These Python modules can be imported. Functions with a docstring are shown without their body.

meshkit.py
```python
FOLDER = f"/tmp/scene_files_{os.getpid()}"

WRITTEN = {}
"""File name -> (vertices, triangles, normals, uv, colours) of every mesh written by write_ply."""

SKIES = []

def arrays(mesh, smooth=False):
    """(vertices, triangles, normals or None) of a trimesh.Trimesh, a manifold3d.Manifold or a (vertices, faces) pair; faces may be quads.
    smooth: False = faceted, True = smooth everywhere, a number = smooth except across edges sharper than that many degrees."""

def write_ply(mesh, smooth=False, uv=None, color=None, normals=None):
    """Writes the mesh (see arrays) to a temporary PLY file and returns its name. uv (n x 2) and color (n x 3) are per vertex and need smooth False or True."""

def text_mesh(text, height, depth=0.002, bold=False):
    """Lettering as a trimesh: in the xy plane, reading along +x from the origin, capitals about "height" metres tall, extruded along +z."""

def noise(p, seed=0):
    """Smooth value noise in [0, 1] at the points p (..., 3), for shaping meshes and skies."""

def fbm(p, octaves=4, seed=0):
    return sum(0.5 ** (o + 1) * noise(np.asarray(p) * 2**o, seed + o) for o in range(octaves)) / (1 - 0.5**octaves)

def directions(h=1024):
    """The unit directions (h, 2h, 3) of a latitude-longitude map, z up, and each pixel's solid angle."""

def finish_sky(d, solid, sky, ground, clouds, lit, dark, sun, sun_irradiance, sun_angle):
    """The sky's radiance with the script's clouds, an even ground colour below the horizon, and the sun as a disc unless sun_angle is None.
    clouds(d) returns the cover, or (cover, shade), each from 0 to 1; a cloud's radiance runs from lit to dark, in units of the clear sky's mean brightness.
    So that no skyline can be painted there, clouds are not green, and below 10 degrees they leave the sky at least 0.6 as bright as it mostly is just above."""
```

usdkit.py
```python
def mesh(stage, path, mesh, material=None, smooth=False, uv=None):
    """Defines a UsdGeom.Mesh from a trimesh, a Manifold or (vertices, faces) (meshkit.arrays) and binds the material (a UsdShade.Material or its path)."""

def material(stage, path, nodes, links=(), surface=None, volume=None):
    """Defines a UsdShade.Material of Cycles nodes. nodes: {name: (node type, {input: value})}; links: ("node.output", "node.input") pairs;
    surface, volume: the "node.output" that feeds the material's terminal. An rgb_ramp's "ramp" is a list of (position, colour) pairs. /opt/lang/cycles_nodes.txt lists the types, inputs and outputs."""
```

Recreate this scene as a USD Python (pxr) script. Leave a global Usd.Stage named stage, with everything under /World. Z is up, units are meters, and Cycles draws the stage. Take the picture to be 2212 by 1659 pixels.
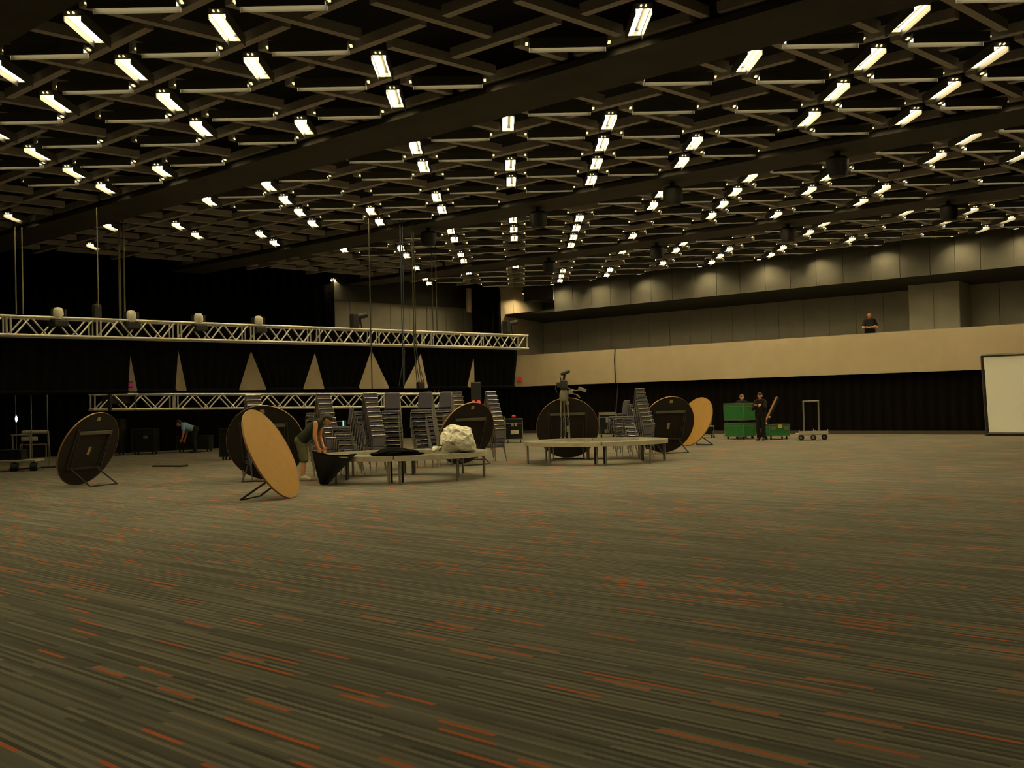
import math, random
import numpy as np
import trimesh
import manifold3d as m3
import usdkit, meshkit
from pxr import Usd, UsdGeom, UsdLux, UsdShade, Gf, Sdf, Vt

random.seed(7)
stage = Usd.Stage.CreateInMemory()
UsdGeom.SetStageUpAxis(stage, 'Z')
UsdGeom.SetStageMetersPerUnit(stage, 1.0)
UsdGeom.Xform.Define(stage, '/World')
UsdGeom.Scope.Define(stage, '/World/Looks')

# ------------------------------------------------------------------ camera, lights, exposure
F_PX = 2466.0
YAW, PITCH, ROLL = math.radians(45.71), 0.0154, 0.0242
F0 = np.array([math.sin(YAW), math.cos(YAW), 0.0])
R0 = np.array([math.cos(YAW), -math.sin(YAW), 0.0])
UP = np.array([0, 0, 1.0])
FWD = math.cos(PITCH) * F0 + math.sin(PITCH) * UP
U1 = math.cos(PITCH) * UP - math.sin(PITCH) * F0
CR = math.cos(ROLL) * R0 - math.sin(ROLL) * U1
CU = math.sin(ROLL) * R0 + math.cos(ROLL) * U1
EYE = np.array([0, 0, 1.70])
cam = UsdGeom.Camera.Define(stage, '/World/camera')
cam.CreateHorizontalApertureAttr(36.0)
cam.CreateVerticalApertureAttr(36.0 * 1659 / 2212)
cam.CreateFocalLengthAttr(36.0 * F_PX / 2212)
cam.CreateClippingRangeAttr(Gf.Vec2f(0.05, 500))
EXPOSURE = 0.0
cam.CreateExposureAttr(EXPOSURE)
cm = np.eye(4)
cm[0, :3], cm[1, :3], cm[2, :3], cm[3, :3] = CR, CU, -FWD, EYE
cam.AddTransformOp().Set(Gf.Matrix4d(cm.tolist()))
TUBE_POWER = 34.0            # radiance of the fluorescent tubes
TUBE_COLOR = (1.0, 0.80, 0.39)
WASH_POWER = 1300.0             # radiance of the wall washers' lamps
dome = UsdLux.DomeLight.Define(stage, '/World/dome_light')
dome.CreateColorAttr(Gf.Vec3f(1.0, 0.8, 0.42))
dome.CreateIntensityAttr(0.004)


def LD(l, d):
    """lateral and depth (metres, seen from where the photographer stands) to room x, y"""
    return np.array([F0[0] * d + R0[0] * l, F0[1] * d + R0[1] * l])


# ------------------------------------------------------------------ helpers
used = {}


def numbered(parent, name):
    k = (parent, name)
    n = used.get(k, 0)
    used[k] = n + 1
    return f'{parent}/{name}' if n == 0 else f'{parent}/{name}_{n:03d}'


def path_of(parent):
    return '/World' if parent is None else (parent if isinstance(parent, str) else str(parent.GetPath()))


def tag(prim, label=None, cat=None, group=None, kind=None):
    for k, v in (('label', label), ('category', cat), ('group', group), ('kind', kind)):
        if v:
            prim.SetCustomDataByKey(k, v)
    return prim


def xf(loc=(0, 0, 0), rz=0.0, R=None):
    m = np.eye(4)
    if R is not None:
        m[:3, :3] = R
    else:
        c, s = math.cos(rz), math.sin(rz)
        m[:2, :2] = [[c, -s], [s, c]]
    m[:3, 3] = loc
    return m


def thing(name, label=None, cat=None, group=None, M=None, kind=None):
    x = UsdGeom.Xform.Define(stage, numbered('/World', name))
    if M is not None:
        x.AddTransformOp().Set(Gf.Matrix4d(M.T.tolist()))
    return tag(x.GetPrim(), label, cat, group, kind)


def obj(name, mesh, mat, parent=None, smooth=False, label=None, cat=None, group=None, kind=None):
    if isinstance(mesh, MB):
        mesh = mesh.mesh()
    m = usdkit.mesh(stage, numbered(path_of(parent), name), mesh, mat, smooth=smooth)
    return tag(m.GetPrim(), label, cat, group, kind)


def copy_of(src, name, M, label, cat, group=None):
    x = UsdGeom.Xform.Define(stage, numbered('/World', name))
    x.GetPrim().GetReferences().AddInternalReference(src.GetPath())
    x.ClearXformOpOrder()
    x.MakeMatrixXform().Set(Gf.Matrix4d(M.T.tolist()))
    p = x.GetPrim()
    p.SetInstanceable(True)
    tag(p, label, cat, group)
    return p


class MB:
    def __init__(self):
        self.m = []

    def add(self, m):
        self.m.append(m)
        return self

    def box(self, size, c, R=None, rz=None):
        b = trimesh.creation.box(size)
        M = xf(c, rz or 0.0) if R is None else xf(c, R=R)
        b.apply_transform(M)
        return self.add(b)

    def rbox(self, size, c, r=0.01, rz=0.0, R=None):
        sx, sy, sz = [max(s / 2 - r, 1e-4) for s in size]
        sp = m3.Manifold.sphere(r, 8)
        h = m3.Manifold.batch_hull([sp.translate([x, y, z]) for x in (-sx, sx) for y in (-sy, sy) for z in (-sz, sz)])
        t = tri(h)
        t.apply_transform(xf(c, rz) if R is None else xf(c, R=R))
        return self.add(t)

    def rod(self, a, b, r, n=8, r2=None):
        a, b = np.asarray(a, float), np.asarray(b, float)
        d = b - a
        L = np.linalg.norm(d)
        d = d / L
        t = np.cross(d, [0, 0, 1.0] if abs(d[2]) < 0.9 else [1.0, 0, 0])
        t /= np.linalg.norm(t)
        s = np.cross(d, t)
        th = np.arange(n) * 2 * np.pi / n
        ring = np.cos(th)[:, None] * t + np.sin(th)[:, None] * s
        r2 = r if r2 is None else r2
        v = np.vstack([a + ring * r, b + ring * r2, a, b])
        f = []
        for i in range(n):
            j = (i + 1) % n
            f += [[i, j, n + j], [i, n + j, n + i], [2 * n, j, i], [2 * n + 1, n + i, n + j]]
        tm = trimesh.Trimesh(v, np.array(f), process=False)
        if tm.volume < 0:
            tm.invert()
        return self.add(tm)

    def path(self, pts, r, n=8):
        for a, b in zip(pts[:-1], pts[1:]):
            self.rod(a, b, r, n)
        for p in pts[1:-1]:
            self.ball(p, r * 1.0, 1)
        return self

    def ball(self, c, r, sub=2, scale=(1, 1, 1)):
        s = trimesh.creation.icosphere(sub, 1.0)
        s.apply_scale(np.array(scale) * r)
        s.apply_translation(c)
        return self.add(s)

    def lathe(self, prof, c=(0, 0, 0), n=20, R=None):
        s = trimesh.creation.revolve(np.array(prof, float), sections=n)
        s.apply_transform(xf(c) if R is None else xf(c, R=R))
        return self.add(s)

    def mesh(self):
        return trimesh.util.concatenate(self.m)


def tri(man):
    t = man.to_mesh()
    return trimesh.Trimesh(t.vert_properties[:, :3], t.tri_verts, process=False)


def rot_to(d):
    """rotation that takes +z to d"""
    d = np.asarray(d, float) / np.linalg.norm(d)
    t = np.cross([0, 1.0, 0] if abs(d[1]) < 0.9 else [1.0, 0, 0], d)
    t /= np.linalg.norm(t)
    return np.stack([t, np.cross(d, t), d], 1)


# ------------------------------------------------------------------ materials
def mat(name, color, rough=0.6, metal=0.0, var=0.0, scale=6.0, spec=0.5, bump=0.0, bscale=60.0, emit=None, power=0.0):
    nodes = {'p': ('principled_bsdf', dict(base_color=color, roughness=rough, metallic=metal, specular_ior_level=spec))}
    links = []
    if emit is not None:
        nodes['p'][1].update(emission_color=emit, emission_strength=power)
    if var > 0:
        lo = tuple(c * (1 - var) for c in color)
        hi = tuple(min(1, c * (1 + var)) for c in color)
        nodes['g'] = ('texture_coordinate', {})
        nodes['n'] = ('noise_texture', dict(scale=scale, detail=4.0, roughness=0.6))
        nodes['r'] = ('rgb_ramp', dict(ramp=[(0.3, lo), (0.7, hi)]))
        links += [('g.object', 'n.vector'), ('n.fac', 'r.fac'), ('r.color', 'p.base_color')]
    if bump > 0:
        nodes.setdefault('g', ('texture_coordinate', {}))
        nodes['bn'] = ('noise_texture', dict(scale=bscale, detail=3.0))
        nodes['b'] = ('bump', dict(strength=bump, distance=0.01))
        links += [('g.object', 'bn.vector'), ('bn.fac', 'b.height'), ('b.normal', 'p.normal')]
    return usdkit.material(stage, f'/World/Looks/{name}', nodes, links, surface='p.BSDF')


M = {}
M['slat'] = mat('slat', (0.50, 0.46, 0.42), 0.55, var=0.12, scale=3)
M['deck'] = mat('deck', (0.012, 0.012, 0.011), 0.9)
M['beam'] = mat('beam', (0.055, 0.050, 0.040), 0.8, var=0.2, scale=1.0)
M['rig_black'] = mat('rig_black', (0.012, 0.012, 0.012), 0.6)
M['housing'] = mat('housing', (0.10, 0.10, 0.09), 0.6)
M['reflector'] = mat('reflector', (0.006, 0.006, 0.0055), 0.5, spec=0.1)
M['housing_off'] = mat('housing_off', (0.17, 0.17, 0.16), 0.5)
M['bracket'] = mat('bracket', (0.8, 0.76, 0.62), 0.4, emit=TUBE_COLOR, power=1.2)
M['tube'] = mat('tube', (0.9, 0.9, 0.85), 0.4, emit=TUBE_COLOR, power=TUBE_POWER)
M['tube_off'] = mat('tube_off', (0.55, 0.55, 0.52), 0.3)
M['wash'] = mat('wash', (0.9, 0.9, 0.85), 0.4, emit=TUBE_COLOR, power=WASH_POWER)
M['parapet'] = mat('parapet', (0.48, 0.395, 0.275), 0.8, var=0.05, scale=1.5, bump=0.15, bscale=90)
M['panel'] = mat('panel', (0.44, 0.42, 0.36), 0.85, var=0.06, scale=2.0, bump=0.1, bscale=80)
M['panel_light'] = mat('panel_light', (0.50, 0.48, 0.41), 0.85, var=0.06, scale=2.0)
M['fascia'] = mat('fascia', (0.075, 0.071, 0.058), 0.85, var=0.05, scale=2.0)
M['soffit'] = mat('soffit', (0.045, 0.042, 0.034), 0.9)
M['drape'] = mat('drape', (0.0032, 0.003, 0.003), 0.95, var=0.3, scale=4.0, spec=0.05)
M['drape_red'] = mat('drape_red', (0.0045, 0.0032, 0.0028), 0.95, spec=0.1)
M['alu'] = mat('alu', (0.62, 0.60, 0.55), 0.42, metal=0.55, var=0.1, scale=2)
M['chrome'] = mat('chrome', (0.50, 0.49, 0.47), 0.25, metal=0.92)
M['fabric'] = mat('fabric', (0.072, 0.066, 0.098), 0.9, var=0.15, scale=20, bump=0.2, bscale=200)
M['fabric_back'] = mat('fabric_back', (0.13, 0.122, 0.145), 0.8, var=0.1, scale=20)
M['gold_top'] = mat('gold_top', (0.36, 0.185, 0.018), 0.45, var=0.06, scale=5)
M['under'] = mat('under', (0.013, 0.0075, 0.0055), 0.7, var=0.25, scale=5)
M['trim'] = mat('trim', (0.30, 0.16, 0.055), 0.45)
M['leg_dark'] = mat('leg_dark', (0.045, 0.042, 0.035), 0.45, metal=0.3)
M['leg_bar'] = mat('leg_bar', (0.17, 0.16, 0.13), 0.45, metal=0.3)
M['sticker'] = mat('sticker', (0.42, 0.33, 0.17), 0.7)
M['riser_top'] = mat('riser_top', (0.17, 0.16, 0.12), 0.8, var=0.15, scale=4)
M['riser_edge'] = mat('riser_edge', (0.40, 0.37, 0.29), 0.55, var=0.1, scale=4)
M['riser_leg'] = mat('riser_leg', (0.26, 0.245, 0.20), 0.45, metal=0.5)
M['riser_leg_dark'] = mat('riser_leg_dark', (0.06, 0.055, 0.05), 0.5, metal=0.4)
M['white_plastic'] = mat('white_plastic', (0.80, 0.79, 0.70), 0.35, var=0.12, scale=5)
M['bag_shade'] = mat('bag_shade', (0.26, 0.24, 0.19), 0.4)
M['black_cloth'] = mat('black_cloth', (0.0035, 0.0034, 0.0034), 0.95, spec=0.06)
M['crate_green'] = mat('crate_green', (0.018, 0.17, 0.035), 0.55, var=0.12, scale=5)
M['crate_dark'] = mat('crate_dark', (0.03, 0.10, 0.035), 0.6, var=0.2, scale=5)
M['crate_edge'] = mat('crate_edge', (0.17, 0.18, 0.13), 0.5, metal=0.3)
M['yellow'] = mat('yellow', (0.75, 0.52, 0.04), 0.6)
M['case_black'] = mat('case_black', (0.006, 0.007, 0.007), 0.6, spec=0.25)
M['case_edge'] = mat('case_edge', (0.30, 0.30, 0.26), 0.4, metal=0.6)
M['paper'] = mat('paper', (0.62, 0.57, 0.42), 0.8)
M['rubber'] = mat('rubber', (0.014, 0.014, 0.014), 0.7)
M['red'] = mat('red', (0.5, 0.02, 0.03), 0.5, emit=(1.0, 0.03, 0.05), power=0.35)
M['red_dim'] = mat('red_dim', (0.45, 0.03, 0.03), 0.6, emit=(1.0, 0.05, 0.05), power=0.12)
M['magenta'] = mat('magenta', (0.4, 0.02, 0.1), 0.6, emit=(1.0, 0.05, 0.3), power=0.10)
M['blue_led'] = mat('blue_led', (0.6, 0.8, 1.0), 0.4, emit=(0.35, 0.62, 1.0), power=14.0)
M['blue_dim'] = mat('blue_dim', (0.22, 0.36, 0.55), 0.5, emit=(0.25, 0.42, 0.75), power=0.22)
M['green_led'] = mat('green_led', (0.1, 0.5, 0.4), 0.4, emit=(0.2, 0.9, 0.75), power=0.9)
M['skin'] = mat('skin', (0.62, 0.27, 0.13), 0.55)
M['skin_face'] = mat('skin_face', (0.66, 0.27, 0.14), 0.55)
M['hair_dark'] = mat('hair_dark', (0.03, 0.018, 0.012), 0.7)
M['hair_grey'] = mat('hair_grey', (0.12, 0.10, 0.075), 0.7)
M['eye'] = mat('eye', (0.05, 0.04, 0.04), 0.3)
M['shirt_black'] = mat('shirt_black', (0.013, 0.013, 0.015), 0.9, spec=0.2)
M['shirt_green'] = mat('shirt_green', (0.030, 0.036, 0.024), 0.9, var=0.2, scale=12, spec=0.2)
M['shorts'] = mat('shorts', (0.11, 0.115, 0.055), 0.9, var=0.2, scale=12)
M['shoe_white'] = mat('shoe_white', (0.55, 0.52, 0.42), 0.6)
M['shoe_dark'] = mat('shoe_dark', (0.03, 0.025, 0.022), 0.6)
M['screen'] = mat('screen', (0.93, 0.93, 0.88), 0.85)
M['screen_frame'] = mat('screen_frame', (0.035, 0.03, 0.025), 0.6)
M['cam_black'] = mat('cam_black', (0.03, 0.032, 0.028), 0.5)
M['cam_grey'] = mat('cam_grey', (0.26, 0.25, 0.20), 0.5, metal=0.3)
M['dome_white'] = mat('dome_white', (0.62, 0.60, 0.50), 0.35, var=0.25, scale=9)
M['cable'] = mat('cable', (0.05, 0.045, 0.032), 0.6)
M['cable_blue'] = mat('cable_blue', (0.028, 0.036, 0.06), 0.6)
M['chain'] = mat('chain', (0.26, 0.23, 0.15), 0.5, metal=0.5)
M['wood_edge'] = mat('wood_edge', (0.34, 0.16, 0.07), 0.5)
M['base_trim'] = mat('base_trim', (0.05, 0.042, 0.03), 0.7)


def carpet_material():
    W, L = 0.034, 0.43
    n = {
        'g': ('geometry', {}), 's': ('separate_xyz', {}),
        'rx': ('math', dict(math_type='divide', value2=W)), 'rf': ('math', dict(math_type='floor')),
        'wr': ('white_noise_texture', dict(dimensions='1D')),
        'ly': ('math', dict(math_type='divide', value2=L)),
        'off': ('math', dict(math_type='multiply', value2=37.0)),
        'add': ('math', dict(math_type='add')), 'cf': ('math', dict(math_type='floor')),
        'cb': ('combine_xyz', {}), 'wn': ('white_noise_texture', dict(dimensions='3D')),
        # long stripes: same row, cells four times longer
        'ly2': ('math', dict(math_type='divide', value2=1.7)), 'add2': ('math', dict(math_type='add')), 'cf2': ('math', dict(math_type='floor')),
        'cb2': ('combine_xyz', dict(z=5.0)), 'wn2': ('white_noise_texture', dict(dimensions='3D')),
        'r2': ('rgb_ramp', dict(ramp=[(0.0, (0.050, 0.054, 0.056)), (0.30, (0.075, 0.080, 0.078)), (0.5, (0.115, 0.118, 0.108)), (0.75, (0.165, 0.162, 0.140)), (1.0, (0.21, 0.20, 0.165))])),
        'or': ('math', dict(math_type='greater_than', value2=0.885)),
        'm3': ('math', dict(math_type='floored_modulo', value2=3.0)), 'is3': ('math', dict(math_type='less_than', value2=0.5)), 'orm': ('math', dict(math_type='multiply')),
        'm2': ('math', dict(math_type='floored_modulo', value2=2.0)), 'par': ('math', dict(math_type='multiply_add', value2=0.34, value3=-0.17)), 'rv': ('math', dict(math_type='add')),
        'shr': ('math', dict(math_type='multiply_add', value2=0.70, value3=0.15)),
        'mix': ('mix_color', dict(b=(0.50, 0.115, 0.040))),
        # broad wear and weave
        'nz': ('noise_texture', dict(scale=0.55, detail=3.0)), 'nr': ('map_range', dict(from_min=0.3, from_max=0.7, to_min=0.90, to_max=1.10)),
        'fz': ('noise_texture', dict(scale=260.0, detail=1.0)), 'fr': ('map_range', dict(from_min=0.2, from_max=0.8, to_min=0.85, to_max=1.15)),
        'mm': ('math', dict(math_type='multiply')), 'cmb': ('combine_xyz', {}),
        'mul': ('mix_color', dict(blend_type='multiply', fac=1.0)),
        'b': ('bump', dict(strength=0.25, distance=0.004)),
        'p': ('principled_bsdf', dict(roughness=0.95, specular_ior_level=0.15, sheen_weight=0.25, sheen_roughness=0.6, sheen_tint=(0.5, 0.45, 0.3))),
    }
    l = [('g.position', 's.vector'), ('s.x', 'rx.value1'), ('rx.value', 'rf.value1'), ('rf.value', 'wr.w'), ('wr.value', 'off.value1'),
         ('s.y', 'ly.value1'), ('ly.value', 'add.value1'), ('off.value', 'add.value2'), ('add.value', 'cf.value1'),
         ('rf.value', 'cb.x'), ('cf.value', 'cb.y'), ('cb.vector', 'wn.vector'),
         ('s.y', 'ly2.value1'), ('ly2.value', 'add2.value1'), ('off.value', 'add2.value2'), ('add2.value', 'cf2.value1'),
         ('rf.value', 'cb2.x'), ('cf2.value', 'cb2.y'), ('cb2.vector', 'wn2.vector'), ('wn2.value', 'shr.value1'), ('rf.value', 'm2.value1'), ('m2.value', 'par.value1'), ('shr.value', 'rv.value1'), ('par.value', 'rv.value2'), ('rv.value', 'r2.fac'),
         ('wn.value', 'or.value1'), ('rf.value', 'm3.value1'), ('m3.value', 'is3.value1'), ('or.value', 'orm.value1'), ('is3.value', 'orm.value2'), ('orm.value', 'mix.fac'), ('r2.color', 'mix.a'),
         ('g.position', 'nz.vector'), ('nz.fac', 'nr.value'), ('g.position', 'fz.vector'), ('fz.fac', 'fr.value'),
         ('nr.result', 'mm.value1'), ('fr.result', 'mm.value2'), ('mm.value', 'cmb.x'), ('mm.value', 'cmb.y'), ('mm.value', 'cmb.z'),
         ('mix.result', 'mul.a'), ('cmb.vector', 'mul.b'), ('mul.result', 'p.base_color'), ('fz.fac', 'b.height'), ('b.normal', 'p.normal')]
    return usdkit.material(stage, '/World/Looks/carpet', n, l, surface='p.BSDF')


M['carpet'] = carpet_material()

# ------------------------------------------------------------------ the room
fl = thing('floor', 'striped dark olive hall carpet with short orange dashes', 'floor', kind='structure')
obj('carpet', MB().box((70, 70, 0.1), (21, 23, -0.05)), M['carpet'], fl)

XR, ZB, ZT = 43.84, 2.49, 4.15           # gallery on the right: front face, underside, parapet top
YB = 43.3                                # plane of the gallery on the far left side
wr = thing('wall_right', 'right gallery wall with beige parapet and grey panelled upper wall', 'wall', kind='structure')
obj('parapet', MB().box((0.22, 37.5, ZT - ZB), (XR + 0.11, 24.55, (ZT + ZB) / 2)), M['parapet'], wr, label='long beige gallery parapet')
obj('gallery_floor', MB().box((3.2, 38, 0.18), (XR + 1.75, 24.3, 3.12)), M['soffit'], wr)


def drape_mesh(p0, p1, z0, z1, fold=0.05, pitch=0.3, cols=None, t=0.03, foot=None):
    """a hanging pleated cloth from p0 to p1; foot = (a, b) squeezes its lower edge to that part of the width"""
    p0, p1 = np.asarray(p0, float), np.asarray(p1, float)
    L = np.linalg.norm(p1 - p0)
    u = (p1 - p0) / L
    n = np.array([-u[1], u[0]])
    N = cols or max(8, int(L / pitch * 4))
    rows = 2 if foot is None else 21
    v = []
    for side in (0, 1):
        for k in range(rows):
            w = k / (rows - 1)
            z = z1 + (z0 - z1) * w
            for i in range(N + 1):
                s = i / N
                we = max(0.0, (w - 0.35) / 0.65)
                a, b = (0, 1) if foot is None else (foot[0] * we, 1 - (1 - foot[1]) * we)
                ss = a + (b - a) * s
                q = p0 + u * L * ss + n * (fold * math.sin(s * L / pitch * 2 * math.pi) + (t if side else 0))
                v.append([q[0], q[1], z])
    f = []
    S = rows * (N + 1)
    for side in (0, 1):
        for k in range(rows - 1):
            for i in range(N):
                a = side * S + k * (N + 1) + i
                b, c, d = a + 1, a + N + 2, a + N + 1
                f += [[a, b, c], [a, c, d]] if side else [[a, c, b], [a, d, c]]
    for k in range(rows - 1):
        for i in (0, N):
            a, d = k * (N + 1) + i, (k + 1) * (N + 1) + i
            f += [[a, d, d + S], [a, d + S, a + S]]
    for k in (0, rows - 1):
        for i in range(N):
            a = k * (N + 1) + i
            f += [[a, a + 1, a + 1 + S], [a, a + 1 + S, a + S]]
    return trimesh.Trimesh(np.array(v), np.array(f), process=False)


obj('drape', drape_mesh((XR + 0.30, 43.9), (XR + 0.30, 6.0), 0.0, ZB + 0.02, pitch=0.45), M['drape_red'], wr, label='black drape closing the space under the gallery')
# panelled back wall of the gallery: one panel each
XBK = 47.0
seams = [43.3, 42.0, 40.75, 39.5, 38.4, 37.15, 35.9, 34.6, 33.35, 32.1, 30.85, 29.55, 28.3, 27.0, 25.7, 24.4, 23.1, 21.85, 20.6, 19.35, 18.1, 16.85, 15.6, 14.35, 13.1, 11.85, 10.6, 9.35]
for a, b in zip(seams[:-1], seams[1:]):
    obj('panel', MB().box((0.05, abs(a - b) - 0.022, 3.02), (XBK + 0.02, (a + b) / 2, 4.57)), M['panel'], wr)
obj('backing', MB().box((0.1, 34.2, 5.4), (XBK + 0.1, 26.3, 5.4)), M['soffit'], wr)
# projecting bay
for a, b in ((21.42, 20.35), (20.35, 19.27)):
    obj('panel', MB().box((0.05, a - b - 0.02, 3.2), (45.9, (a + b) / 2, 4.65)), M['panel_light'], wr)
obj('bay_side', MB().box((1.1, 0.05, 3.2), (46.45, 21.40, 4.65)).box((1.1, 0.05, 3.2), (46.45, 19.29, 4.65)), M['panel_light'], wr)
# soffit and fascia over the gallery
XF = 44.0
v = np.array([[XF, y, z] for y in (6, 43.3) for z in (6.33, 6.43)] + [[XBK, y, z] for y in (6, 43.3) for z in (6.06, 6.16)])
obj('soffit', tri(m3.Manifold.hull_points(v)), M['soffit'], wr, label='dark sloping soffit above the gallery')
fseams = [39.68, 38.4, 37.15, 35.92, 34.65, 33.4, 32.15, 30.9, 29.65, 28.4, 27.1, 25.85, 24.6, 23.35, 22.1, 20.85, 19.6, 18.6, 17.6, 16.35, 15.1, 13.85, 12.6, 11.35, 10.1]
for a, b in zip(fseams[:-1], fseams[1:]):
    obj('panel', MB().box((0.05, a - b - 0.022, 1.55), (XF - 0.02, (a + b) / 2, 7.09)), M['fascia'], wr)
obj('fascia_backing', MB().box((0.12, 29.7, 1.55), (XF + 0.07, 24.83, 7.1)), M['soffit'], wr)
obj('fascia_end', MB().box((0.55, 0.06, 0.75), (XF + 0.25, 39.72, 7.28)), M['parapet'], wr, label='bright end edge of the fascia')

wb = thing('wall_back', 'far left wall with beige parapet, grey upper panels and black drapes', 'wall', kind='structure')
obj('parapet', MB().box((31.5, 0.22, ZT - ZB), (28.3, YB + 0.11, (ZT + ZB) / 2)), M['parapet'], wb, label='beige parapet seen between the black drapes')
obj('gallery_floor', MB().box((34, 3.0, 0.18), (27, YB + 1.7, 3.0)), M['soffit'], wb)
obj('drape', drape_mesh((2, YB + 0.35), (44.1, YB + 0.35), 0.0, ZB + 0.02, pitch=0.5), M['drape'], wb, label='black drape along the foot of the far left wall')
for x0 in np.arange(33.2, 44.0, 1.27):
    obj('panel', MB().box((1.245, 0.05, 3.75), (x0 + 0.635, 44.6, 4.97)), M['panel'], wb)
obj('upper_drape', drape_mesh((2, YB + 0.6), (33.0, YB + 0.6), 4.0, 8.4, pitch=0.6), M['drape'], wb, label='black drape covering the upper far left wall')
obj('fascia', MB().box((14.0, 0.15, 1.55), (36.8, 44.3, 7.55)), M['soffit'], wb)
obj('corner_drape', drape_mesh((41.3, YB - 0.25), (43.45, YB - 0.25), 4.0, 8.2, pitch=0.5), M['drape'], wb, label='tall black drape in the room corner')
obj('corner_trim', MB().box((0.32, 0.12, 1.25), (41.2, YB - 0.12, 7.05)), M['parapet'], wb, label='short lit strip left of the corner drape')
for a, b in ((43.45, 44.65), (44.65, 45.88), (45.88, 47.0)):
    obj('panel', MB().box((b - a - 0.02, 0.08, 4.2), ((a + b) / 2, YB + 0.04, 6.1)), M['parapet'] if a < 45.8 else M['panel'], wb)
obj('corner_box', MB().box((2.4, 2.4, 0.8), (45.5, 40.95, 7.45)), M['soffit'], wb, label='dark bulkhead box in the room corner')
tr = thing('baseboard_right', 'dim low baseboard under the right gallery', 'baseboard', kind='structure')
obj('board', MB().box((0.03, 36, 0.14), (XR + 0.16, 24.2, 0.07)), M['base_trim'], tr)
# walls that close the hall out of view, dark like the drapes
wl = obj('wall_left', MB().box((0.2, 56, 8.8), (-12, 18, 4.4)), M['drape'], None, kind='structure', label='dark hall wall behind the camera on the left', cat='wall')
wf = obj('wall_front', MB().box((60, 0.2, 8.8), (17, -10, 4.4)), M['drape'], None, kind='structure', label='dark hall wall behind the camera', cat='wall')

# ------------------------------------------------------------------ ceiling: deck, beams, interlaced slats
PX, PY, CX0, CY0 = 1.558, 1.493, 10.498, 7.312      # grid pitch and origin
ZS = 7.72                                            # underside of the slats


def gx(i):
    return CX0 + PX * i


def gy(j):
    return CY0 + PY * j


ce = thing('ceiling', 'black hall ceiling with interlaced grid of grey slats and deep beams', 'ceiling', kind='structure')
obj('deck', MB().box((62, 60, 0.2), (18, 18, 8.75)), M['deck'], ce)
for i in (-9, -3, 3, 9, 15):
    x = gx(i + 0.5)
    if i < 16:
        obj('beam', MB().box((1.40, 56, 1.0), (x, 16, 8.15)).box((1.56, 56, 0.12), (x, 16, 7.61)), M['beam'], ce, label='deep dark ceiling beam')


def visible(p, m=0.05):
    q = np.asarray(p) - EYE
    z = q @ FWD
    if z < 1:
        return False
    a, b = q @ CR / z * F_PX / 1106, q @ CU / z * F_PX / 829.5
    return abs(a) < 1 + m and abs(b) < 1 + m


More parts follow.
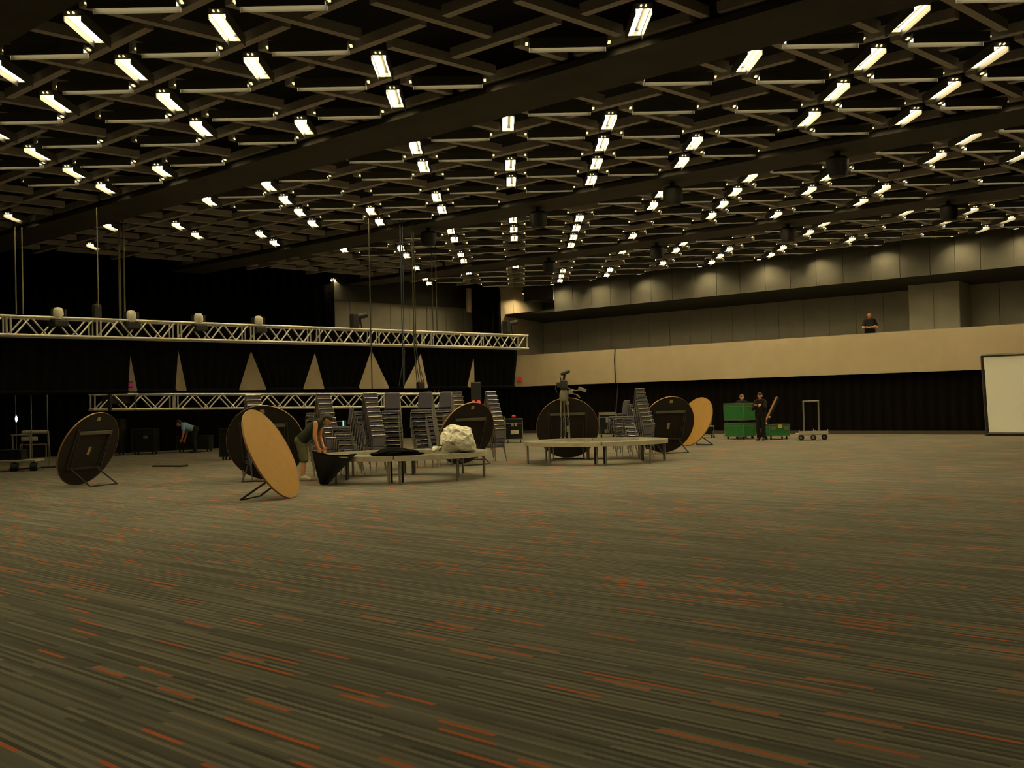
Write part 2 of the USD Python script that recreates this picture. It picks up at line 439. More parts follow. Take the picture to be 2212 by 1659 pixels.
slats = []
for i in range(-6, 22):
    for j in range(-6, 25):
        x, y = gx(i), gy(j)
        if x > 44.5 or y > 43.0:
            continue
        along_x = (i + j) % 2 != 0
        a, b = -1.23, 1.23
        if along_x:          # shorten where a beam passes
            for bi in (-9, -3, 3, 9, 15):
                lo, hi = gx(bi) - 0.02, gx(bi + 1) + 0.02
                if lo - 1e-3 < x - 1.23 < hi:
                    a = max(a, hi - x)
                if lo < x + 1.23 < hi + 1e-3:
                    b = min(b, lo - x)
            if any(gx(bi) < x < gx(bi + 1) for bi in (-9, -3, 3, 9, 15)) or b - a < 0.2:
                continue
            if x + b > XF - 0.06:
                b = XF - 0.06 - x
                if b - a < 0.2:
                    continue
        else:
            if any(abs(x - gx(bi)) < .1 or abs(x - gx(bi + 1)) < .1 for bi in ()):
                continue
        slats.append((x, y, a, b, along_x))


def slat_mesh(x, y, a, b, along_x):
    m = MB()
    c = (a + b) / 2
    if along_x:
        m.box((b - a, 0.16, 0.17), (x + c, y, ZS + 0.085))
    else:
        m.box((0.16, b - a, 0.17), (x, y + c, ZS + 0.09))
    return m.mesh()


near, rest = [], []
for s in slats:
    if visible((s[0], s[1], ZS)):
        near.append((math.hypot(s[0], s[1]), s))
    else:
        rest.append(s)
near.sort(key=lambda t: t[0])
for d, s in near[:300]:
    obj('slat', slat_mesh(*s), M['slat'], ce)
rest += [s for d, s in near[300:]]
obj('far_slats', trimesh.util.concatenate([slat_mesh(*s) for s in rest]), M['slat'], ce, kind='stuff', label='the smaller slats farther off')

# rigging points hanging under the second and third beam
for k, (i, y) in enumerate([(9, 8.6), (9, 13.5), (9, 18.4), (9, 23.4), (9, 28.4), (15, 14.8), (15, 20.4), (15, 26.0), (15, 31.5)]):
    x = gx(i + 0.5)
    t = thing('rigging_point', f"black rigging motor, one of the row under the {'second' if i == 9 else 'third'} deep ceiling beam", 'rigging motor',
              'rigging motors under the %s beam' % ('second' if i == 9 else 'third'), M=xf((x, y, 7.55)))
    obj('motor_body', MB().lathe([(0, -0.62), (0.20, -0.60), (0.27, -0.45), (0.27, -0.2), (0.2, -0.12), (0, -0.10)], n=14), M['rig_black'], t, smooth=40)
    obj('hanger', MB().box((0.10, 0.10, 0.12), (0, 0, -0.06)), M['rig_black'], t)


# fluorescent trough lights, one per cell
def trough(name, label=None, group=None, Mx=None):
    t = thing(name, label, 'ceiling light', group, M=Mx)
    L, w, h = 1.30, 0.135, 0.165
    obj('housing', MB().box((L, 0.012, h), (0, w, 0)).box((L, 0.012, h), (0, -w, 0)).box((L, 2 * w, 0.012), (0, 0, h / 2))
        .box((0.012, 2 * w, 0.085), (L / 2, 0, h / 2 - 0.042)).box((0.012, 2 * w, 0.085), (-L / 2, 0, h / 2 - 0.042)), M['housing'], t)
    obj('reflector', MB().box((L - 0.04, 2 * w - 0.04, 0.006), (0, 0, h / 2 - 0.012)).box((L - 0.02, 0.004, h + 0.004), (0, w - 0.009, -0.001)).box((L - 0.02, 0.004, h + 0.004), (0, -w + 0.009, -0.001)), M['reflector'], t)
    for y in (-0.085, 0.03, 0.087):
        obj('tube', MB().rod((-0.62, y, 0.026), (0.62, y, 0.026), 0.023, 6), M['tube'], t, smooth=True)
    for s in (-1, 1):
        obj('tube_end', MB().rod((s * 0.67, 0.045, 0.03), (s * 0.715, 0.045, 0.03), 0.017, 6).rod((s * 0.67, -0.03, 0.03), (s * 0.715, -0.03, 0.03), 0.017, 6), M['bracket'], t, label='glowing tube ends beyond the end plate')
    return t


LIT = [(-2, 6), (-2, 8), (-1, 7), (-1, 5), (0, 6), (1, 5), (-1, 9), (0, 8), (1, 9), (2, 6), (2, 8), (-1, 11), (0, 12), (1, 13), (2, 14), (2, 12), (1, 17), (2, 18), (4, 14), (4, 18), (5, 21), (3, 21),
       (4, 12), (5, 13), (6, 14), (7, 15), (5, 17), (6, 18), (7, 17), (8, 18), (10, 18), (4, 8), (5, 9), (7, 11), (8, 12), (7, 13), (8, 14), (11, 17), (12, 18), (14, 20), (16, 22), (17, 23), (14, 24), (4, 6), (6, 8), (7, 9),
       (10, 12), (11, 13), (12, 14), (10, 14), (11, 15), (13, 17), (14, 18), (16, 20), (16, 18), (18, 18), (19, 19), (20, 20), (5, 5), (6, 6), (7, 7), (8, 8), (10, 8), (11, 9), (11, 11), (12, 12), (13, 13), (14, 14), (14, 12),
       (16, 14), (19, 17), (20, 18), (17, 13), (19, 15), (8, 6), (7, 5), (4, 2), (2, 2), (4, 0), (5, 1), (6, 2), (7, 3), (6, 0), (7, 1), (8, 2), (10, 6), (11, 7), (12, 8), (13, 9), (16, 12), (18, 12), (19, 13), (20, 14), (11, 5), (12, 6),
       (14, 8), (13, 5), (14, 6), (11, 3), (12, 2), (10, 2), (16, 8), (17, 9), (16, 6), (18, 6), (17, 5), (19, 5), (19, 9), (19, 11), (20, 12), (20, 6)]
BAY = ['before the first deep beam', 'between the first and second deep beams', 'between the second and third deep beams', 'beyond the third deep beam']


def bay(i):
    return 0 if i < 3 else 1 if i < 9 else 2 if i < 15 else 3


ZL = 7.66
P_lit = None


def place_light(i, j, deg, label, group):
    global P_lit
    Mx = xf((gx(i + 0.5), gy(j + 0.5), ZL), math.radians(deg))
    if P_lit is None:
        P_lit = trough('ceiling_light', label, group, Mx)
    else:
        copy_of(P_lit, 'ceiling_light', Mx, label, 'ceiling light', group)


for (i, j) in LIT:
    place_light(i, j, 45, f'lit white fluorescent trough seen lengthwise in the slats {BAY[bay(i)]}', f'lengthwise ceiling lights {BAY[bay(i)]}')
# the troughs turned the other way: from here their sides hide most of their light
CROSS_SKIP = {(1, 4), (0, 3), (1, 2), (0, 1), (2, 1), (1, 0)}
for i in range(-3, 21):
    for j in range(-1, 24):
        if (i + j) % 2 == 0 or i in (3, 9, 15, -3) or (i, j) in CROSS_SKIP:
            continue
        x, y = gx(i + 0.5), gy(j + 0.5)
        if not visible((x, y, ZL), 0.02) or x > 43 or y > 42.3:
            continue
        if (j >= 15 and i <= 9) or (j >= 19 and i <= 15):
            continue
        place_light(i, j, -45, f'grey fluorescent trough seen broadside in the slats {BAY[bay(i)]}', f'broadside ceiling lights {BAY[bay(i)]}')
# the same lights go on above and beside the photographer
for i in range(-8, 3):
    for j in range(-5, 8):
        if (i - j) % 4 != 0 or i in (-3, -9) or (i, j) in LIT or visible((gx(i + 0.5), gy(j + 0.5), ZL), 0.12) or i > 2:
            continue
        place_light(i, j, 45, 'lit fluorescent trough overhead, outside the picture', 'ceiling lights above the photographer')

ORDN = ['first', 'second', 'third', 'fourth', 'fifth', 'sixth', 'seventh', 'eighth', 'ninth', 'tenth']
# small wall washers that scallop the fascia
wash0 = None
for k, y in enumerate((39.2, 36.6, 33.6, 30.1, 27.0, 24.4, 21.5, 18.4, 16.0, 13.2)):
    lab = f'small wall washer above the right fascia, the {ORDN[k]} from the corner'
    Mx = xf((XF - 0.68, y, 7.72))
    if wash0 is None:
        wash0 = thing('wall_washer', lab, 'downlight', 'wall washers', Mx)
        obj('can', MB().lathe([(0.085, -0.08), (0.10, -0.08), (0.10, 0.06), (0.0, 0.06), (0.0, 0.045), (0.085, 0.045), (0.085, -0.08)], n=16), M['rig_black'], wash0)
        obj('lamp', MB().rod((0, 0, -0.03), (0, 0, 0.02), 0.07, 12), M['wash'], wash0)
        obj('stem', MB().rod((0, 0, 0.06), (0, 0, 0.95), 0.012, 6), M['rig_black'], wash0)
    else:
        copy_of(wash0, 'wall_washer', Mx, lab, 'downlight', 'wall washers')
t = thing('wall_washer', 'small wall washer lighting the wall panels in the room corner', 'downlight', 'wall washers', xf((44.7, YB - 0.75, 7.6)))
obj('can', MB().lathe([(0.085, -0.08), (0.10, -0.08), (0.10, 0.06), (0.0, 0.06), (0.0, 0.045), (0.085, 0.045), (0.085, -0.08)], n=16), M['rig_black'], t)
obj('lamp', MB().rod((0, 0, -0.03), (0, 0, 0.02), 0.07, 12), M['wash'], t)
obj('stem', MB().rod((0, 0, 0.06), (0, 0, 1.3), 0.012, 6), M['rig_black'], t)

# ------------------------------------------------------------------ trusses
def truss(name, p0, p1, n, label, T=0.46, r=0.03, skip=0.0):
    """square lattice truss; p0, p1 = centre line ends, n = number of sections"""
    p0, p1 = np.asarray(p0, float), np.asarray(p1, float)
    t = thing(name, label, 'truss', M=xf(p0))
    d = p1 - p0
    L = np.linalg.norm(d)
    u = d / L
    s = np.cross(u, UP)
    s /= np.linalg.norm(s)
    w = np.cross(s, u)
    c = [s * a * T / 2 + w * b * T / 2 for a, b in ((-1, -1), (1, -1), (1, 1), (-1, 1))]
    for q in c:
        obj('chord', MB().rod(q, q + d, r + 0.008, 8), M['alu'], t, smooth=50)
    S = L / n
    for k in range(n):
        a, b = u * S * k, u * S * (k + 1)
        for e in (a + u * 0.05, b - u * 0.05):
            obj('end_frame', MB().rod(c[0] + e, c[1] + e, r * 0.8, 6).rod(c[1] + e, c[2] + e, r * 0.8, 6).rod(c[2] + e, c[3] + e, r * 0.8, 6).rod(c[3] + e, c[0] + e, r * 0.8, 6), M['alu'], t)
        ns = 5
        for (i, j) in ((0, 3), (1, 2)):
            for q in range(ns):
                f0, f1 = 0.06 + 0.88 * q / ns, 0.06 + 0.88 * (q + 1) / ns
                lo, hi = (c[i], c[j]) if q % 2 == 0 else (c[j], c[i])
                obj('brace', MB().rod(lo + a + u * S * f0, hi + a + u * S * f1, r * 0.8, 6), M['alu'], t)
        m = MB()
        for (i, j) in ((0, 1), (3, 2)):
            for q in range(3):
                f0, f1 = 0.06 + 0.88 * q / 3, 0.06 + 0.88 * (q + 1) / 3
                lo, hi = (c[i], c[j]) if q % 2 == 0 else (c[j], c[i])
                m.rod(lo + a + u * S * f0, hi + a + u * S * f1, r * 0.7, 6)
        obj('cross_brace', m, M['alu'], t)
    return t


YT = 28.5
truss('lighting_truss', (6.78, YT, 3.87), (29.86, YT, 3.83), 10, 'long silver lattice truss hung high, black drapes tied behind it')
truss('stage_truss', (15.94, 33.49, 1.995), (28.55, 31.25, 1.81), 5, 'shorter silver lattice truss hung low behind the chair stacks')
obj_clamp = thing('truss_clamp', 'dark motor clamp block on the left end of the low truss', 'clamp', M=xf((16.75, 33.35, 2.0)))
obj('clamp_block', MB().rbox((0.7, 0.3, 0.26), (0, 0, 0.05), 0.03), M['rig_black'], obj_clamp)
obj('strap', MB().box((0.07, 0.56, 0.60), (0.40, -0.05, 0.0)).box((0.05, 0.56, 0.58), (-0.40, -0.05, 0.0)), M['rig_black'], obj_clamp)

# black drapes hung from the high truss, drawn together towards their feet
DR = [(6.9, 14.62, 14.57, 'first and widest black drape at the left under the high truss', 0.0),
      (14.62, 16.03, 15.97, 'narrow black drape second from the left under the high truss', 14.85),
      (16.06, 18.33, 17.94, 'black drape third from the left under the high truss', 16.31),
      (18.38, 20.60, 20.16, 'black drape fourth from the left under the high truss', 18.90),
      (20.63, 22.76, 22.28, 'black drape fifth from the left under the high truss', 20.98),
      (22.86, 24.85, 24.08, 'black drape sixth from the left, drawn to the sharpest point', 23.54),
      (24.9, 27.31, 26.98, 'black drape seventh from the left under the high truss', 25.20),
      (27.34, 29.50, 29.30, 'last black drape at the right end of the high truss', 27.34)]
for k, (a, b, fb, lab, fa) in enumerate(DR):
    fa = fa or a
    a, b, fb, fa = (q_ * 1.0137 for q_ in (a, b + (0.05 if k < 7 else 0), fb, fa))
    d = thing('black_drape', lab, 'drape', M=xf(((a + b) / 2, YT + 0.34, 0)))
    o = (a + b) / 2
    ex = 0.0
    obj('cloth', drape_mesh((a - o, 0), (b - o, 0), 2.24, 4.06, fold=0.03, pitch=0.35, foot=((fa - a) / (b - a), (fb - a) / (b - a))), M['drape'], d)
    obj('bundle', MB().rbox((max(0.3, (fb - fa)), 0.2, 0.12), ((fa + fb) / 2 - o, 0, 2.22), 0.055), M['black_cloth'], d, smooth=60, label='tied-up lower end')
    tm = MB()
    for x in np.arange(a + 0.2, b - 0.05, 0.5):
        tm.rod((x - o, 0.0, 4.02), (x - o, -0.09, 4.12), 0.012, 6)
    obj('ties', tm, M['black_cloth'], d)

# moving lights standing on the high truss
for x, dome, lab in ((12.67, 1, 'moving stage light with pale head, leftmost on the high truss'), (14.64, 1, 'moving stage light with pale head beside the chain, second on the high truss'),
                     (16.63, 1, 'moving stage light with pale head, third from left on the high truss'), (18.57, 1, 'moving stage light with pale head, fourth from left on the high truss'),
                     (22.29, 0, 'black profile spotlight standing on the middle of the high truss'), (29.1, 0, 'black profile spotlight at the right end of the high truss')):
    t = thing('stage_light', lab, 'stage light', M=xf((x, YT, 4.11)))
    if dome:
        obj('base', MB().rbox((0.36, 0.44, 0.16), (0, -0.14, -0.16), 0.02), M['rig_black'], t)
        obj('yoke', MB().box((0.05, 0.12, 0.32), (-0.17, -0.16, 0.05)).box((0.05, 0.12, 0.32), (0.17, -0.16, 0.05)), M['rig_black'], t)
        obj('head', MB().lathe([(0, -0.17), (0.09, -0.16), (0.135, -0.04), (0.125, 0.08), (0.08, 0.14), (0, 0.155)], (-0.03, -0.22, 0.10), 16), M['dome_white'], t, smooth=60, label='pale rounded head')
        obj('lens', MB().rod((-0.03, -0.22, -0.065), (-0.03, -0.22, -0.11), 0.09, 14), M['rig_black'], t)
    else:
        obj('body', MB().rbox((0.20, 0.24, 0.46), (-0.1, 0, 0.24), 0.03), M['rig_black'], t)
        obj('barrel', MB().rod((0.02, 0, 0.36), (0.34, -0.1, 0.44), 0.085, 12), M['rig_black'], t)
        obj('yoke', MB().rod((0.06, 0.0, 0.0), (0.14, 0, 0.38), 0.02, 6).rod((0.2, 0, 0.0), (0.14, 0, 0.38), 0.02, 6), M['rig_black'], t)


# ------------------------------------------------------------------ chains and cables
def hang(name, label, cat, strands, material, parts=()):
    p0 = strands[0][0][0]
    t = thing(name, label, cat, M=xf((p0[0], p0[1], 0)))
    for pts, r in strands:
        obj('strand', MB().path([np.array(p) - [p0[0], p0[1], 0] for p in pts], r, 6), material, t)
    return t


def vert(x, y, z0, z1, r, dx=0.0):
    return ([(x, y, z1), (x + dx, y, z0)], r)


hang('hoist_chain', 'thick twin hoist chain holding the left end of the low truss', 'chain', [vert(16.86, 33.33, 2.12, 8.645, 0.040), vert(17.0, 33.31, 2.12, 8.645, 0.028)], M['chain'])
hang('hoist_chain', 'left chain of the two thin chains above the left truss end', 'chain', [vert(11.6, 28.3, 4.15, 6.3, 0.016)], M['chain'])
hang('hoist_chain', 'right chain of the two thin chains above the left truss end', 'chain', [vert(11.77, 28.3, 4.15, 6.3, 0.016)], M['chain'])
hang('hoist_chain', 'thin chain with dark motor between two pale stage lights', 'chain', [vert(13.72, 28.3, 4.4, 7.0, 0.013)], M['chain'])
t = thing('hoist_motor', 'dark chain hoist motor above the high truss, second light', 'hoist motor', M=xf((13.72, 28.4, 4.2)))
obj('body', MB().rbox((0.2, 0.2, 0.42), (0, 0, 0.08), 0.04), M['rig_black'], t)
obj('hook', MB().rod((0, 0, 0.28), (0, 0, 0.36), 0.02, 6), M['rig_black'], t)
hang('hanging_cable', 'single dark cable hanging before the fifth drape gap', 'cable', [vert(22.45, 28.0, 2.2, 8.645, 0.02)], M['cable'])
hang('hanging_cable', 'pair of bluish cables hanging over the sixth drape', 'cable', [vert(23.73, 28.0, 2.3, 8.645, 0.018), vert(23.84, 28.0, 2.3, 8.645, 0.014, -0.06), ([(23.80, 27.98, 3.4), (23.62, 27.98, 2.7), (23.52, 27.98, 2.3)], 0.012)], M['cable_blue'])
hang('hanging_cable', 'bundle of dark cables spreading below the high truss, right of centre', 'cable', [vert(24.22, 28.0, 3.5, 8.645, 0.02), ([(24.3, 28.0, 8.645), (24.3, 28.0, 3.5), (24.5, 28.0, 2.4)], 0.014), ([(24.22, 28.0, 3.5), (24.30, 28.0, 2.4)], 0.014), ([(24.28, 28.02, 3.5), (24.62, 28.02, 2.4)], 0.012), ([(24.25, 28.02, 3.4), (24.42, 28.02, 2.4)], 0.012)], M['cable'])
t = thing('cable_box', 'small dark connector box where the cable bundle ends', 'connector box', M=xf((24.45, 28.0, 2.3)))
obj('box', MB().rbox((0.26, 0.16, 0.22), (0, 0, 0), 0.03), M['rig_black'], t)
obj('plug', MB().rod((-0.06, 0, 0.1), (-0.06, 0, 0.16), 0.02, 6).rod((0.06, 0, 0.1), (0.06, 0, 0.16), 0.02, 6), M['rig_black'], t)
hang('hanging_cable', 'two thin cables holding the right end of the low truss', 'cable', [vert(28.05, 31.35, 1.95, 8.645, 0.016), vert(28.22, 31.32, 1.95, 8.645, 0.016), vert(27.8, 31.4, 2.05, 5.2, 0.01)], M['cable'])
hang('wall_cable', 'dark cable running down the beige parapet of the right gallery', 'cable', [([(XR - 0.02, 35.6, 4.16), (XR - 0.02, 35.66, 3.6), (XR - 0.02, 35.62, 2.5), (XR + 0.2, 35.65, 2.4), (XR + 0.02, 35.7, 0.9)], 0.03)], M['cable_blue'])

# ------------------------------------------------------------------ projection screen
t = thing('projection_screen', 'large white projection screen with black frame at the right wall', 'projection screen', M=xf((42.95, 17.12, 0.0)))
ang = math.radians(0.8)
Rs = np.array([[0, -math.sin(0.05), -math.cos(0.05)], [-1, 0, 0], [0, math.cos(0.05), -math.sin(0.05)]], float)


def sp(x, y, z=0.0):       # screen plane: x to the right, y up, leaning
    return np.array([0.04 * y - 0.06 - z, -x + 0.055 * y, 0.06 + y])


w_, h_ = 4.4, 2.93
q = [sp(0.07, 0.06, .0), sp(w_, 0.06, 0), sp(w_, h_ - .07, 0), sp(0.07, h_ - .07, 0)]
qq = [p + np.array([0.02, 0, 0]) for p in q]
obj('fabric', tri(m3.Manifold.hull_points(np.array(q + qq))), M['screen'], t)
for (a, b) in (((0, 0), (w_, 0)), ((0, h_), (w_, h_)), ((0.0, 0), (0.0, h_)), ((w_, 0), (w_, h_))):
    pa, pb = sp(*a, .01), sp(*b, .01)
    obj('frame_bar', MB().rod(pa, pb, 0.055, 4), M['screen_frame'], t)
obj('foot', MB().box((0.7, 0.08, 0.05), (0.1, -0.02, 0.025)), M['screen_frame'], t)
obj('foot', MB().box((0.7, 0.08, 0.05), (0.1, -w_ + 0.05, 0.025)), M['screen_frame'], t)

# ------------------------------------------------------------------ round folding tables leaning on their edges
R_T = 0.915


def round_table(bx, by, az, tilt, label, kick=0):
    az, tl = math.radians(az), math.radians(tilt)
    nh = np.array([math.cos(az), math.sin(az), 0])
    td = np.array([-math.sin(az), math.cos(az), 0])
    up = math.cos(tl) * UP - math.sin(tl) * nh
    nn = math.cos(tl) * nh + math.sin(tl) * UP
    Rm = np.stack([np.cross(up, nn), up, nn], 1)
    t = thing('round_table', label, 'table', None, M=xf((bx, by, 0.0), R=Rm))
    c = np.array([0, R_T, 0])
    # local: y up the table, z through the top
    lift = 0.03 * math.sin(tl) + 0.002
    def disc(r, z0, z1, n=64):
        d = trimesh.creation.cylinder(r, z1 - z0, sections=n)
        d.apply_translation([0, R_T + lift, (z0 + z1) / 2])
        return d
    obj('tabletop', disc(R_T - 0.008, -0.004, 0.0), M['gold_top'], t, smooth=40, label='golden laminate top')
    obj('underside', disc(R_T - 0.008, -0.030, -0.0045), M['under'], t, smooth=40, label='dark brown underside')
    ring = trimesh.creation.annulus(R_T - 0.008, R_T, 0.036, sections=64)
    ring.apply_translation([0, R_T + lift, -0.016])
    obj('edge_band', ring, M['trim'], t, smooth=40, label='brown edge band')
    # folded leg frame (upper)
    z = -0.065
    yb, yt = 0.50, 1.36
    obj('leg_frame', MB().rod((-0.44, yb, z), (-0.50, yt, z), 0.014, 8).rod((0.44, yb, z), (0.50, yt, z), 0.014, 8), M['leg_dark'], t, label='folded leg frame')
    obj('foot_bar', MB().box((1.02, 0.075, 0.035), (0, yt, z)), M['leg_bar'], t, label='pale foot bar of the folded legs')
    obj('apron', MB().box((1.06, 0.05, 0.035), (0, yb - 0.04, -0.05)).box((0.04, 0.95, 0.03), (-0.55, 0.95, -0.045)).box((0.04, 0.95, 0.03), (0.55, 0.95, -0.045)), M['leg_dark'], t)
    # the other leg frame opened out as a prop: find its foot on the floor
    yk, zk, Lg = 0.46, -0.05, 0.70
    best = None
    for a in np.linspace(-math.pi, 0, 1441):
        y, zz = yk + Lg * math.cos(a), zk + Lg * math.sin(a)
        hgt = y * math.cos(tl) + zz * math.sin(tl)
        if abs(hgt - 0.022) < 0.004 and zz < -0.2:
            best = (y, zz)
            break
    y, zz = best
    obj('leg', MB().rod((-0.42, yk, zk), (-0.44, y, zz), 0.020, 8), M['leg_dark'], t)
    obj('leg', MB().rod((0.42, yk, zk), (0.44, y, zz), 0.020, 8), M['leg_dark'], t)
    obj('foot_bar', MB().rod((-0.46, y, zz), (0.46, y, zz), 0.018, 8), M['leg_dark'], t)
    obj('sticker', MB().box((0.09, 0.20, 0.003), (-0.02, R_T - 0.02, -0.033)), M['sticker'], t, label='pale paper label on the underside')
    obj('sticker', MB().box((0.10, 0.10, 0.003), (0.0, 2 * R_T - 0.14, -0.033)), M['sticker'], t)
    return t


round_table(11.88, 25.81, 112.5, 24.0, 'leaning round table showing its dark underside, leftmost in the hall')
round_table(15.24, 22.94, 43.5, 17.0, 'dark round table standing on edge behind the golden one')
round_table(12.36, 17.84, 303.2, 25.0, 'nearest round table on its edge, golden top facing right')
round_table(21.57, 23.15, 84.6, 21.8, 'dark round table on edge behind the white plastic bag')
round_table(25.24, 22.39, 43.5, 15.0, 'dark round table on edge behind the camera tripod')
round_table(28.70, 21.49, 65.6, 19.0, 'dark round table on edge right of the camera tripod')
round_table(32.97, 23.69, 163.1, 23.7, 'far right round table on edge with its golden top showing')


# ------------------------------------------------------------------ ring shaped risers made of quarter tables
def riser(center, Ro, Ri, names):
    h = 0.60
    for k, lab in enumerate(names):
        a0 = -math.pi / 2 + k * math.pi / 2
        # angles in (lateral, depth) axes
        th = np.linspace(a0 + 0.008, a0 + math.pi / 2 - 0.008, 15)
        def P(r, a, z):
            q = LD(center[0] + r * math.cos(a), center[1] + r * math.sin(a))
            return np.array([q[0], q[1], z])
        mid = P((Ro + Ri) / 2, a0 + math.pi / 4, 0)
        t = thing('curved_riser', lab, 'riser', 'curved risers set in a ring', M=xf(mid))
        def arc(r0, r1, z0, z1):
            v, f = [], []
            for a in th:
                for (r, z) in ((r0, z0), (r1, z0), (r1, z1), (r0, z1)):
                    v.append(P(r, a, z) - mid)
            n = len(th)
            for i in range(n - 1):
                for j in range(4):
                    A, B = 4 * i + j, 4 * i + (j + 1) % 4
                    f += [[A, A + 4, B + 4], [A, B + 4, B]]
            f += [[0, 1, 2], [0, 2, 3], [4 * n - 4, 4 * n - 2, 4 * n - 3], [4 * n - 4, 4 * n - 1, 4 * n - 2]]
            m = trimesh.Trimesh(np.array(v), np.array(f), process=False)
            if m.volume < 0:
                m.invert()
            return m
        obj('deck', arc(Ri, Ro, h - 0.03, h), M['riser_top'], t, label='dull grey deck')
        obj('rim', arc(Ro - 0.025, Ro + 0.006, h - 0.105, h - 0.002), M['riser_edge'], t, label='pale outer rim')
        obj('rim', arc(Ri - 0.006, Ri + 0.02, h - 0.105, h - 0.002), M['riser_edge'], t)
        for i, (r, f_) in enumerate(((Ro - 0.08, 0.04), (Ro - 0.08, 0.5), (Ro - 0.08, 0.96), (Ri + 0.07, 0.06), (Ri + 0.07, 0.94))):
            p = P(r, a0 + f_ * math.pi / 2, 0) - mid
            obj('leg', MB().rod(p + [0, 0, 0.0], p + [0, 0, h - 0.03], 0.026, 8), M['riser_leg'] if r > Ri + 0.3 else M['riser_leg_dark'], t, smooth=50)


riser((-2.55, 26.15), 1.95, 1.2, ['right front quarter of the left riser ring, under the white plastic bag', 'right rear quarter of the left riser ring, behind the white bag',
                               'left rear quarter of the left riser ring, before the chair stacks', 'left front quarter of the left riser ring, beside the black cloth'])
riser((2.25, 31.2), 1.95, 1.2, ['right front quarter of the right riser ring, before the round table', 'right rear quarter of the right riser ring, away from the tripod',
                               'left rear quarter of the right riser ring, carrying the camera tripod', 'left front quarter of the right riser ring, before the tripod'])

# crumpled white plastic bag on the riser
q = LD(-1.22, 25.35)
rng = np.random.default_rng(11)
def crumple(n, size, floor_z, jit):
    d = rng.normal(size=(n, 3))
    d /= np.linalg.norm(d, axis=1, keepdims=True)
    d *= (1 + jit * (rng.random(n) - 0.6))[:, None]
    d *= size
    d[:, 2] = np.maximum(d[:, 2], floor_z)
    h = trimesh.convex.convex_hull(d)
    h = trimesh.remesh.subdivide_to_size(h.vertices, h.faces, 0.075, max_iter=12)
    h = trimesh.Trimesh(*h, process=True)
    n_ = h.vertex_normals.copy()
    k = meshkit.fbm(h.vertices * 9.0 + 2.0, 2, 5) - 0.5
    dn = -np.abs(k)[:, None] * 0.17
    v_ = h.vertices + n_ * dn
    v_[:, 2] = np.maximum(v_[:, 2], floor_z)
    return trimesh.Trimesh(v_, h.faces, process=False)
bag = crumple(60, np.array([0.45, 0.42, 0.40]), -0.25, 0.22)
bag.apply_translation([0, 0, 0.252])
t = thing('plastic_bag', 'crumpled translucent white plastic bag lying on the left riser ring', 'bag', M=xf((q[0], q[1], 0.602), math.radians(-45)))
obj('bag', bag, M['white_plastic'], t, smooth=25)
tail = crumple(22, np.array([0.17, 0.13, 0.12]), -0.09, 0.5)
tail.apply_translation([-0.50, 0.02, 0.092])
obj('knot', tail, M['white_plastic'], t, smooth=25)
fold = crumple(16, np.array([0.13, 0.05, 0.10]), -0.1, 0.5)
fold.apply_translation([-0.06, -0.37, 0.24])
obj('fold', fold, M['bag_shade'], t, smooth=25, label='greyer see-through patch of the bag')
# a dark jacket dropped on the riser
q = LD(-2.55, 24.62)
jk = trimesh.creation.icosphere(4, 1.0)
vv = jk.vertices * (1 + 0.6 * (meshkit.fbm(jk.vertices * 2.0 + 1.0, 3, 2) - 0.5))[:, None] * [0.50, 0.24, 0.12]
vv[:, 2] = np.maximum(vv[:, 2], -0.03)
jk.vertices = vv
jk.apply_translation([0, 0, 0.034])
t = thing('jacket', 'black jacket dropped flat on the front of the left riser ring', 'jacket', M=xf((q[0], q[1], 0.602), math.radians(-45)))
obj('cloth', jk, M['black_cloth'], t, smooth=40)
obj('sleeve', MB().ball((0.42, -0.02, 0.03), 0.1, 2, (2.2, 0.6, 0.3)), M['black_cloth'], t, smooth=40)


# ------------------------------------------------------------------ banquet chairs, stacked
def chair_proto(M0, label, group):
    t = thing('banquet_chair', label, 'chair', group, M=M0)
    obj('seat', MB().rbox((0.44, 0.44, 0.08), (0, 0.0, 0.445), 0.03), M['fabric'], t, smooth=40, label='dark purple-grey padded seat')
    Rb = np.array([[1, 0, 0], [0, math.cos(0.16), -math.sin(0.16)], [0, math.sin(0.16), math.cos(0.16)]])
    obj('backrest', MB().rbox((0.375, 0.05, 0.42), (0, -0.255, 0.725), 0.024, R=Rb), M['fabric'], t, smooth=40)
    obj('back_panel', MB().rbox((0.33, 0.012, 0.07), (0, -0.268, 0.60), 0.005, R=Rb).rbox((0.33, 0.012, 0.22), (0, -0.290, 0.77), 0.005, R=Rb), M['fabric_back'], t, smooth=40)
    for s in (-1, 1):
        obj('leg', MB().path([(s * 0.225, 0.24, 0.0), (s * 0.218, 0.205, 0.43)], 0.012, 7), M['chrome'], t, smooth=50)
        obj('leg', MB().path([(s * 0.225, -0.27, 0.0), (s * 0.21, -0.21, 0.40), (s * 0.197, -0.25, 0.62), (s * 0.190, -0.312, 0.94)], 0.0095, 7), M['chrome'], t, smooth=50)
        obj('side_rail', MB().path([(s * 0.218, 0.205, 0.41), (s * 0.21, -0.21, 0.40)], 0.010, 6), M['chrome'], t)
    obj('top_rail', MB().path([(-0.19, -0.312, 0.94), (0.19, -0.312, 0.94)], 0.012, 7), M['chrome'], t)
    obj('front_rail', MB().path([(-0.218, 0.205, 0.405), (0.218, 0.205, 0.405)], 0.010, 6), M['chrome'], t)
    return t


